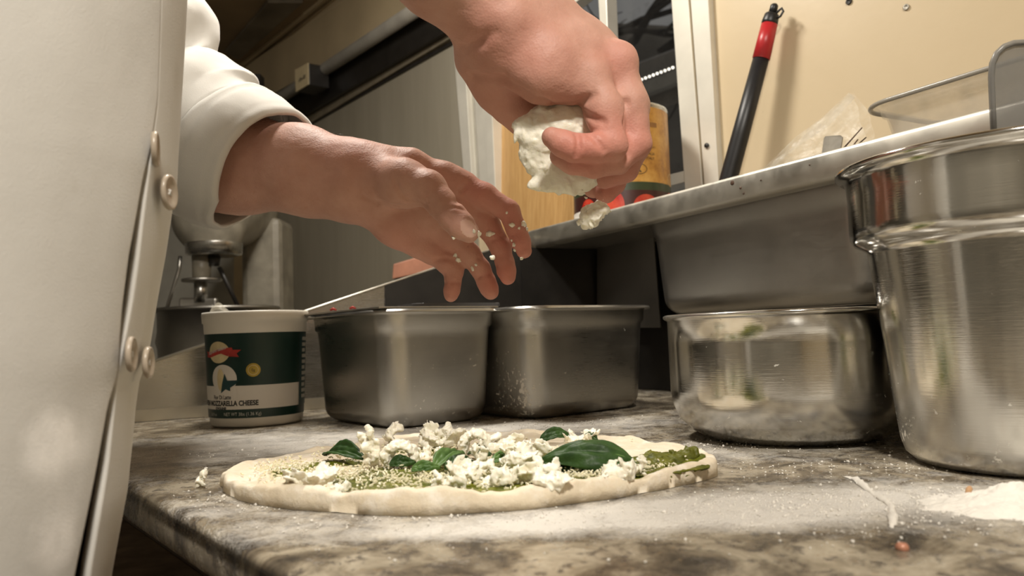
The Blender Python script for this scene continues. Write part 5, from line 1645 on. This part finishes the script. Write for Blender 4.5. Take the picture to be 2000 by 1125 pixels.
# torn mozzarella pieces
def lump(name, c, w, hgt, dep, seed, style='crumb', mat='mozz', vox=0.0009, rag=1.0):
    rr = np.random.default_rng(seed)
    c = np.asarray(c, float)
    m = max(w, hgt, dep) * .75 + .006
    s = SDF(c + np.array([-m, -m, -.002]), c + np.array([m, m, hgt * 1.35 + .006]), vox)
    if style == 'crumb':
        for k in range(int(11 * rag)):
            q = c + np.array([rr.uniform(-.5, .5) * w * .8, rr.uniform(-.5, .5) * dep * .8, rr.uniform(.1, .8) * hgt])
            e = rr.uniform(.24, .42) * np.array([w, dep, hgt]) * 1.0; e[rr.integers(0, 3)] *= .30; e = np.minimum(e, max(w, hgt) * .34)
            A = np.array(Quaternion(rr.normal(size=4)).normalized().to_matrix())
            s.ell(q, np.maximum(e, .0022), A, .002)
        s.ell(c + np.array([0, 0, hgt * .3]), np.array([w * .42, dep * .42, hgt * .36]), None, .003)
    elif style == 'petal':
        for k in range(12):
            a = rr.uniform(0, 2 * np.pi); 
            q = c + np.array([math.cos(a) * w * .28, math.sin(a) * dep * .28, hgt * .3])
            Mx = np.array((Quaternion((0, 0, 1), a) @ Quaternion((0, 1, 0), -rr.uniform(.3, 1.0))).to_matrix())
            s.ell(q, np.array([w * .30, dep * .20, max(.0016, hgt * .10)]), Mx, .002)
        s.ell(c + np.array([0, 0, hgt * .2]), np.array([w * .38, dep * .38, hgt * .26]), None, .004)
    elif style == 'curl':
        for k in range(22):
            a = -0.6 + 3.6 * k / 21
            q = c + np.array([math.cos(a) * w * .36, rr.uniform(-.1, .1) * dep, hgt * .30 + math.sin(a) * hgt * .55])
            s.ell(q, np.array([w * .10 + .001, dep * .42, hgt * .11 + .001]), np.array(Quaternion((0, 1, 0), -a).to_matrix()), .003)
        s.ell(c + np.array([-w * .3, 0, hgt * .25]), np.array([w * .16, dep * .4, hgt * .3]), None, .003)
    elif style == 'tower':
        for k in range(11):
            q = c + np.array([rr.uniform(-.3, .3) * w, rr.uniform(-.3, .3) * dep, hgt * (.08 + .085 * k)])
            s.ell(q, np.array([w * .24, dep * .24, hgt * .16]) * rr.uniform(.75, 1.2, 3), np.array(Quaternion((rr.normal(), rr.normal(), rr.normal(), 1)).normalized().to_matrix()), .002)
    s.noise(0.0018 * rag, 200, 3, seed, True); s.noise(0.0012 * rag, 700, 2, seed + 2)
    v, f = s.mesh(); v = relax(v, f, 1, .35)
    return fast_mesh(name, v, f, M[mat])
MZ = [  # pixel of the foot, width, height, depth in pixels, style, label
    (607, 952, 108, 58, 70, 'petal', 'ragged petal-shaped mozzarella piece at the left end of the toppings'),
    (722, 912, 46, 72, 40, 'tower', 'tall upright torn mozzarella piece left of the arched one'),
    (782, 914, 74, 50, 34, 'curl', 'arched mozzarella piece bridging a dark basil scrap'),
    (768, 872, 46, 38, 40, 'tower', 'mozzarella peak at the back, behind the arched piece'),
    (860, 874, 78, 34, 50, 'crumb', 'low mozzarella crumble at the back between the peak and the curled slab'),
    (930, 893, 66, 50, 36, 'curl', 'curled mozzarella slab at the back of the pizza'),
    (985, 890, 66, 44, 46, 'crumb', 'mozzarella crumble touching the curled slab on its right'),
    (918, 938, 72, 38, 46, 'crumb', 'mozzarella crumble in front of the pale basil bunch'),
    (942, 917, 44, 50, 34, 'tower', 'small upright mozzarella piece beside the pale basil bunch'),
    (1010, 915, 62, 50, 46, 'crumb', 'mozzarella heap near the middle, left of the large basil leaf'),
    (1045, 902, 52, 48, 44, 'crumb', 'mozzarella piece against the tip of the large basil leaf'),
    (1052, 942, 78, 46, 50, 'crumb', 'mozzarella crumble in front of the large basil leaf tip'),
    (1080, 955, 60, 42, 38, 'crumb', 'mozzarella crumble on the near rim below the large basil leaf'),
    (1132, 868, 80, 32, 40, 'petal', 'smooth mozzarella piece behind the large basil leaf'),
    (1205, 936, 74, 42, 38, 'crumb', 'mozzarella crumble at the right below the large basil leaf'),
    (1250, 931, 36, 36, 30, 'tower', 'rightmost mozzarella piece near the pesto heap'),
    (872, 905, 56, 26, 40, 'crumb', 'low mozzarella crumble left of the pale basil bunch'),
    (985, 948, 66, 34, 44, 'crumb', 'mozzarella crumble between the two front crumbles at the middle'),
    (820, 900, 40, 22, 40, 'crumb', 'small mozzarella crumble right of the arched piece'),
    (880, 951, 60, 22, 40, 'crumb', 'thin mozzarella scatter near the front rim'),
    (660, 960, 50, 18, 36, 'crumb', 'flat mozzarella scrap right of the petal-shaped piece'),
]
for i, (x, y, w, hgt, dep, sty, lab) in enumerate(MZ):
    c_ = pz(x, y); k = float((c_ - EYE) @ FWD) / F_PX
    o = lump('mozzarella_piece', c_, w * k * 1.08, hgt * k * 1.08, dep * k * 1.4, 40 + i, sty)
    tag(o, lab, 'mozzarella', 'torn mozzarella on the pizza')

# basil
def leaf(name, base, tip, width, lift, sag, curl, mat, seed, fold=0.4, crump=0.0, nrm=(0, 0, 1)):
    base, tip = np.asarray(base, float), np.asarray(tip, float)
    ax = tip - base; L = np.linalg.norm(ax); ax /= L
    sd = np.cross(np.asarray(nrm, float), ax); sd /= np.linalg.norm(sd); up = np.cross(ax, sd)
    nu, nv = 44, 23
    A = np.zeros((nu, nv, 3))
    for i in range(nu):
        u_ = i / (nu - 1)
        wv = width * (math.sin(math.pi * min(1, u_ ** .72)) ** .75) * (1 - .12 * u_) + .0006
        for j in range(nv):
            v_ = j / (nv - 1) * 2 - 1
            z = lift * math.sin(math.pi * u_) - sag * v_ * v_ + fold * wv * abs(v_) + 0.00022 * math.sin(u_ * 34 - abs(v_) * 7)
            z += curl * (u_ - .5) ** 2 * 4 + crump * (math.sin(v_ * 6.5 + u_ * 5 + seed) + .7 * math.sin(v_ * 11 - u_ * 4)) * math.sin(math.pi * u_)
            A[i, j] = base + ax * L * u_ + sd * wv * v_ * .5 * (1 - .2 * fold) + up * z
    A += (0.0008 * fbm(A * 130, 3, seed))[..., None] * up
    e = empty(name, base)
    bl = grid_obj('leaf_blade', A, M[mat])
    so = bl.modifiers.new('thickness', 'SOLIDIFY'); so.thickness = 0.0006
    mid_ = tube('midrib', [A[i, nv // 2] - up * .0001 for i in range(0, nu, 4)], [.0007 * (1 - i / nu) + .0002 for i in range(0, nu, 4)], M['basil_light'], None, 6)
    adopt(e, bl, mid_)
    return e
VU = np.array([0, -0.75, 0.65])
L1 = leaf('basil_leaf', pz(1243, 906, .002), pz(1040, 913, .002), .030, .006, .003, 0.0, 'basil', 1, -.05, .0016, (0, -.80, .6))
tag(L1, 'large dark green basil leaf lying across the right of the pizza, front half', 'basil leaf')
L2 = leaf('basil_leaf', pz(1236, 899, .006), pz(1055, 896, .008), .030, .010, .003, 0.0, 'basil', 2, -.05, .0014, (0, -.60, .8))
tag(L2, 'dark basil leaf tucked behind the large one, its back upper half', 'basil leaf')
for (a, b, w, mt, lab, lf_) in (
    ((640, 890), (715, 900), .020, 'basil', 'dark basil leaf left of the tall mozzarella piece', .006),
    ((762, 910), (812, 906), .012, 'basil', 'dark basil scrap under the arched mozzarella', .003),
    ((850, 915), (905, 890), .016, 'basil_light', 'pale green basil leaf in the bunch at the middle', .006),
    ((870, 918), (925, 905), .013, 'basil', 'darker basil leaf in front of the pale one in the bunch', .005),
    ((1055, 862), (1120, 856), .014, 'basil', 'dark basil leaf at the back rim left of the smooth mozzarella', .006),
    ((1145, 852), (1166, 862), .010, 'basil', 'small basil tip at the back right of the smooth mozzarella', .004),
    ((918, 888), (960, 890), .012, 'basil', 'basil scrap under the curled mozzarella slab', .004),
    ((805, 920), (860, 915), .010, 'basil_light', 'narrow pale basil strip left of the middle bunch', .003),
    ((960, 905), (1010, 893), .010, 'basil_light', 'pale basil strip right of the middle bunch', .004),
    ((1050, 925), (1095, 925), .010, 'basil', 'basil scrap in front of the large leaf tip', .003)):
    o = leaf('basil_leaf', pz(*a, .003), pz(*b, .004), w, lf_, .002, .002, mt, int(a[0]), .3, .0008, (0, -.6, .8))
    tag(o, lab, 'basil leaf', 'smaller basil leaves on the pizza')
# pesto lumps at the right end
s = SDF(pz(1235, 935) + np.array([-.01, -.02, -.006]), pz(1400, 880) + np.array([.02, .05, .03]), .0010)
rr = np.random.default_rng(8)
for (x, y, rx, ry, rz) in ((1245, 925, .020, .010, .002), (1265, 908, .018, .012, .003), (1290, 902, .020, .012, .005), (1318, 897, .016, .010, .007), (1347, 893, .009, .008, .010), (1330, 915, .020, .010, .0025), (1290, 922, .018, .008, .002), (1360, 912, .012, .006, .002), (1280, 892, .014, .010, .005)):
    s.ell(pz(x, y), (rx, ry, rz), None, .005)
s.noise(.0026, 150, 3, 5, True); s.noise(.0012, 420, 2, 6)
v, f = s.mesh(); v = relax(v, f, 1, .4)
po_ = fast_mesh('pesto_heap', v, f, M['pesto']); tag(po_, 'glossy heap of dark green pesto at the right end of the pizza', 'pesto')

# ------------------------------------------------------------------ mozzarella in the hand and the piece falling from it
s = SDF(np.min(pw([(985, 170, .66), (985, 400, .66), (1215, 170, .56), (1215, 400, .56)]), 0) - .02, np.max(pw([(985, 170, .66), (985, 400, .66), (1215, 170, .56), (1215, 400, .56)]), 0) + .02, .0010)
s.ell(P(1112, 252, .612), (.036, .024, .027), None, .006)
s.ell(P(1060, 262, .606), (.020, .016, .022), None, .006)
s.ell(P(1030, 248, .606), (.013, .010, .011), None, .005)
s.ell(P(1052, 300, .607), (.017, .012, .020), None, .006)
s.ell(P(1085, 330, .608), (.021, .011, .017), None, .006)
s.ell(P(1130, 345, .61), (.020, .010, .014), None, .005)
s.ell(P(1075, 358, .606), (.019, .007, .0085), None, .004)
s.cap(P(1060, 360, .606), P(1032, 363, .605), .006, .0016, .004)
s.cap(P(1080, 365, .606), P(1090, 378, .606), .006, .002, .004)
s.cap(P(1110, 365, .607), P(1120, 380, .607), .006, .002, .004)
s.cap(P(1010, 262, .602), P(1004, 282, .602), .0055, .0020, .003)
s.noise(.0022, 70, 4, 31, True); s.noise(.0011, 300, 3, 12)
v, f = s.mesh(); v = relax(v, f, 1, .35)
hb_ = fast_mesh('mozzarella_ball', v, f, M['mozz']); tag(hb_, 'torn white mozzarella ball gripped in the raised right hand', 'mozzarella')
s = SDF(P(1157, 412, .61) - .045, P(1157, 412, .61) + .045, .0009)
s.ell(P(1152, 424, .61), (.0105, .009, .011), None, .004)
s.ell(P(1170, 410, .61), (.0095, .008, .009), None, .004)
s.ell(P(1143, 436, .61), (.007, .006, .006), None, .003)
s.ell(P(1182, 405, .608), (.005, .004, .005), None, .003)
s.cap(P(1158, 404, .61), P(1147, 390, .61), .0034, .0018, .003)
s.cap(P(1147, 390, .61), P(1134, 372, .61), .0018, .0034, .003)
s.ell(P(1136, 378, .61), (.007, .004, .004), None, .002)
for k in range(12):
    a = rr.uniform(0, 6.28); s.cap(P(1158 + 14 * math.cos(a), 420 + 12 * math.sin(a), .608), P(1158 + 30 * math.cos(a), 418 + 24 * math.sin(a), .606), .003, .001, .003)
s.noise(.0030, 170, 3, 77, True); s.noise(.0011, 520, 2, 3)
v, f = s.mesh(); v = relax(v, f, 1, .35)
fc_ = fast_mesh('mozzarella_clump', v, f, M['mozz']); tag(fc_, 'small mozzarella clump dropping from the fingertips of the raised hand', 'mozzarella')

# crumbs stuck to the left hand
def crumb_mesh(lst, name, mat, seed, jag=.5):
    rr = np.random.default_rng(seed); V_, F_ = [], []
    for p, r0 in lst:
        bmq = bmesh.new(); bmesh.ops.create_icosphere(bmq, subdivisions=2, radius=1.0)
        co = np.array([v.co[:] for v in bmq.verts]); fa = [[v.index for v in f.verts] for f in bmq.faces]; bmq.free()
        sc = r0 * rr.uniform(.6, 1.3, 3); A = np.array(Quaternion(rr.normal(size=4)).normalized().to_matrix())
        q = co * (1 + jag * vnoise(co * 2.1 + rr.uniform(0, 50), 3))[:, None] * sc
        b0 = sum(len(x) for x in V_); V_.append(q @ A.T + p); F_ += [[i + b0 for i in f] for f in fa]
    return mesh(name, np.concatenate(V_), F_, M[mat])
hc_0 = [(P(990, 415, .765), .0024), (P(1000, 440, .765), .0026), (P(1022, 438, .765), .0026), (P(1028, 448, .766), .0018), (P(1014, 446, .765), .0012), (P(886, 464, .727), .0021), (P(935, 457, .728), .0020), (P(926, 452, .724), .0018),
       (P(955, 457, .782), .0026), (P(962, 456, .782), .0020), (P(890, 498, .785), .0024), (P(896, 508, .785), .0028), (P(923, 525, .788), .0026), (P(930, 517, .789), .0016), (P(962, 503, .782), .0020), (P(1019, 505, .766), .0016), (P(1006, 488, .768), .0016), (P(1000, 470, .768), .0012), (P(1004, 478, .768), .0016)]
hc_ = [(SDF_L.surf(*proj(p_)), r_0 * 1.1) for p_, r_0 in hc_0]
for i, (p_, r_0) in enumerate(hc_):
    o = crumb_mesh([(p_, r_0)], 'cheese_crumb', 'mozz', 60 + i)
    tag(o, 'wet white mozzarella crumb stuck to the fingers of the outstretched left hand', 'crumb', 'crumbs on the left hand')

# ------------------------------------------------------------------ flour and scraps on the worktop
rr = np.random.default_rng(21)
lst = []
def offpizza(p):
    rl = p[:2] - pcn; a_ = math.atan2(rl[1], rl[0])
    return np.linalg.norm(rl) > np.interp(a_, th, Rr) * 1.01
zones = [(1500, 985, .10, .035, 300), (1850, 985, .10, .04, 380), (1200, 1012, .14, .02, 90), (470, 980, .06, .03, 130), (1100, 828, .14, .03, 240), (1450, 870, .10, .03, 160), (760, 1020, .14, .012, 110), (1600, 915, .14, .03, 160), (450, 880, .14, .06, 90), (1750, 1040, .08, .02, 50), (900, 1070, .2, .02, 20)]
for (x, y, sx, sy, n) in zones:
    c_ = G(x, y)
    for k in range(int(n * 1.5)):
        p = c_ + np.array([rr.normal(0, sx * .6), rr.normal(0, sy * .7), 0])
        if not offpizza(p) or p @ N < N0 + .012: continue
        r0 = min(.0011, abs(rr.normal(0, .00032)) + .00018)
        p[2] = r0 * .35 + .0004
        lst.append((p, r0))
fg = crumb_mesh(lst, 'flour_grains', 'flour', 4, .6)
tag(fg, 'loose flour grains and specks scattered over the granite', 'flour', None, 'stuff')
# heap at the right, and the ridge of scraped flour
def heap(name, px, py, rx, ry, hh, seed, lab):
    c_ = G(px, py); n = 170
    g = np.linspace(-1, 1, n); X, Y = np.meshgrid(g, g, indexing='ij')
    rr_ = np.minimum(np.sqrt(X * X + Y * Y), 1.0)
    P3 = np.stack([c_[0] + X * rx, c_[1] + Y * ry, 0 * X], -1)
    nz = fbm(P3 * 110, 4, seed); nz2 = fbm(P3 * 35, 3, seed + 4)
    P3[..., 2] = np.clip((1 - rr_) ** 1.3 * hh * (1 + .8 * nz2) + .45 * hh * nz * np.clip(1.15 - rr_, 0, 1) + .0022 * np.abs(fbm(P3 * 260, 3, seed + 9)) * np.clip(1.2 - rr_, 0, 1) - .0012, -.001, 1) + .0003
    P3[..., 2] = np.where(rr_ >= 1, -.002, P3[..., 2])
    o = grid_obj(name, P3, M['flour']); tag(o, lab, 'flour', None, 'stuff'); return o
heap('flour_heap', 2010, 985, .070, .042, .010, 3, 'heap of white flour in front of the tall pot')
rp = [(1648, 931), (1672, 938), (1688, 951), (1706, 966), (1722, 975), (1738, 986), (1741, 1000), (1745, 1018), (1742, 1032)]
rp = [tuple(np.array(rp[i]) * (1 - f_) + np.array(rp[i + 1]) * f_) for i in range(len(rp) - 1) for f_ in (0, .25, .5, .75)] + [rp[-1]]
pts = [G(*q) + np.array([0, 0, .0012]) for q in rp]
rid = tube('flour_ridge', pts, list(np.interp(np.linspace(0, 8, len(rp)), np.arange(9), [.0006, .0022, .0026, .0016, .0028, .0018, .0022, .0026, .0008])), M['flour'], None, 14)
co = np.empty(len(rid.data.vertices) * 3, np.float32); rid.data.vertices.foreach_get('co', co); co = co.reshape(-1, 3)
co += np.stack([0.0016 * fbm(co * 260, 3, 2 + k) for k in range(3)], -1); co[:, 2] = np.maximum((co[:, 2] - .0012) * .9, .0002); rid.data.vertices.foreach_set('co', co.ravel())
tag(rid, 'thin bent ridge of scraped flour on the granite at the right', 'flour')
o = lump('dough_scrap', G(392, 952), .018, .013, .012, 91, 'tower', 'mozz'); tag(o, 'torn white scrap lying left of the pizza near the worktop edge', 'scrap')
o = crumb_mesh([(G(1893, 974) + np.array([0, 0, .0045]), .0026)], 'breadcrumb', 'copper', 3, .2); tag(o, 'tan crumb in the flour heap at the right', 'crumb')
o.data.materials[0] = plain('tan_crumb', (0.52, 0.31, 0.16), .7, 0, .15, 60)
o = crumb_mesh([(G(1762, 1074) + np.array([0, 0, .0008]), .0026)], 'breadcrumb', 'copper', 5, .2); tag(o, 'rust-red crumb on the bare granite at the lower right', 'crumb')
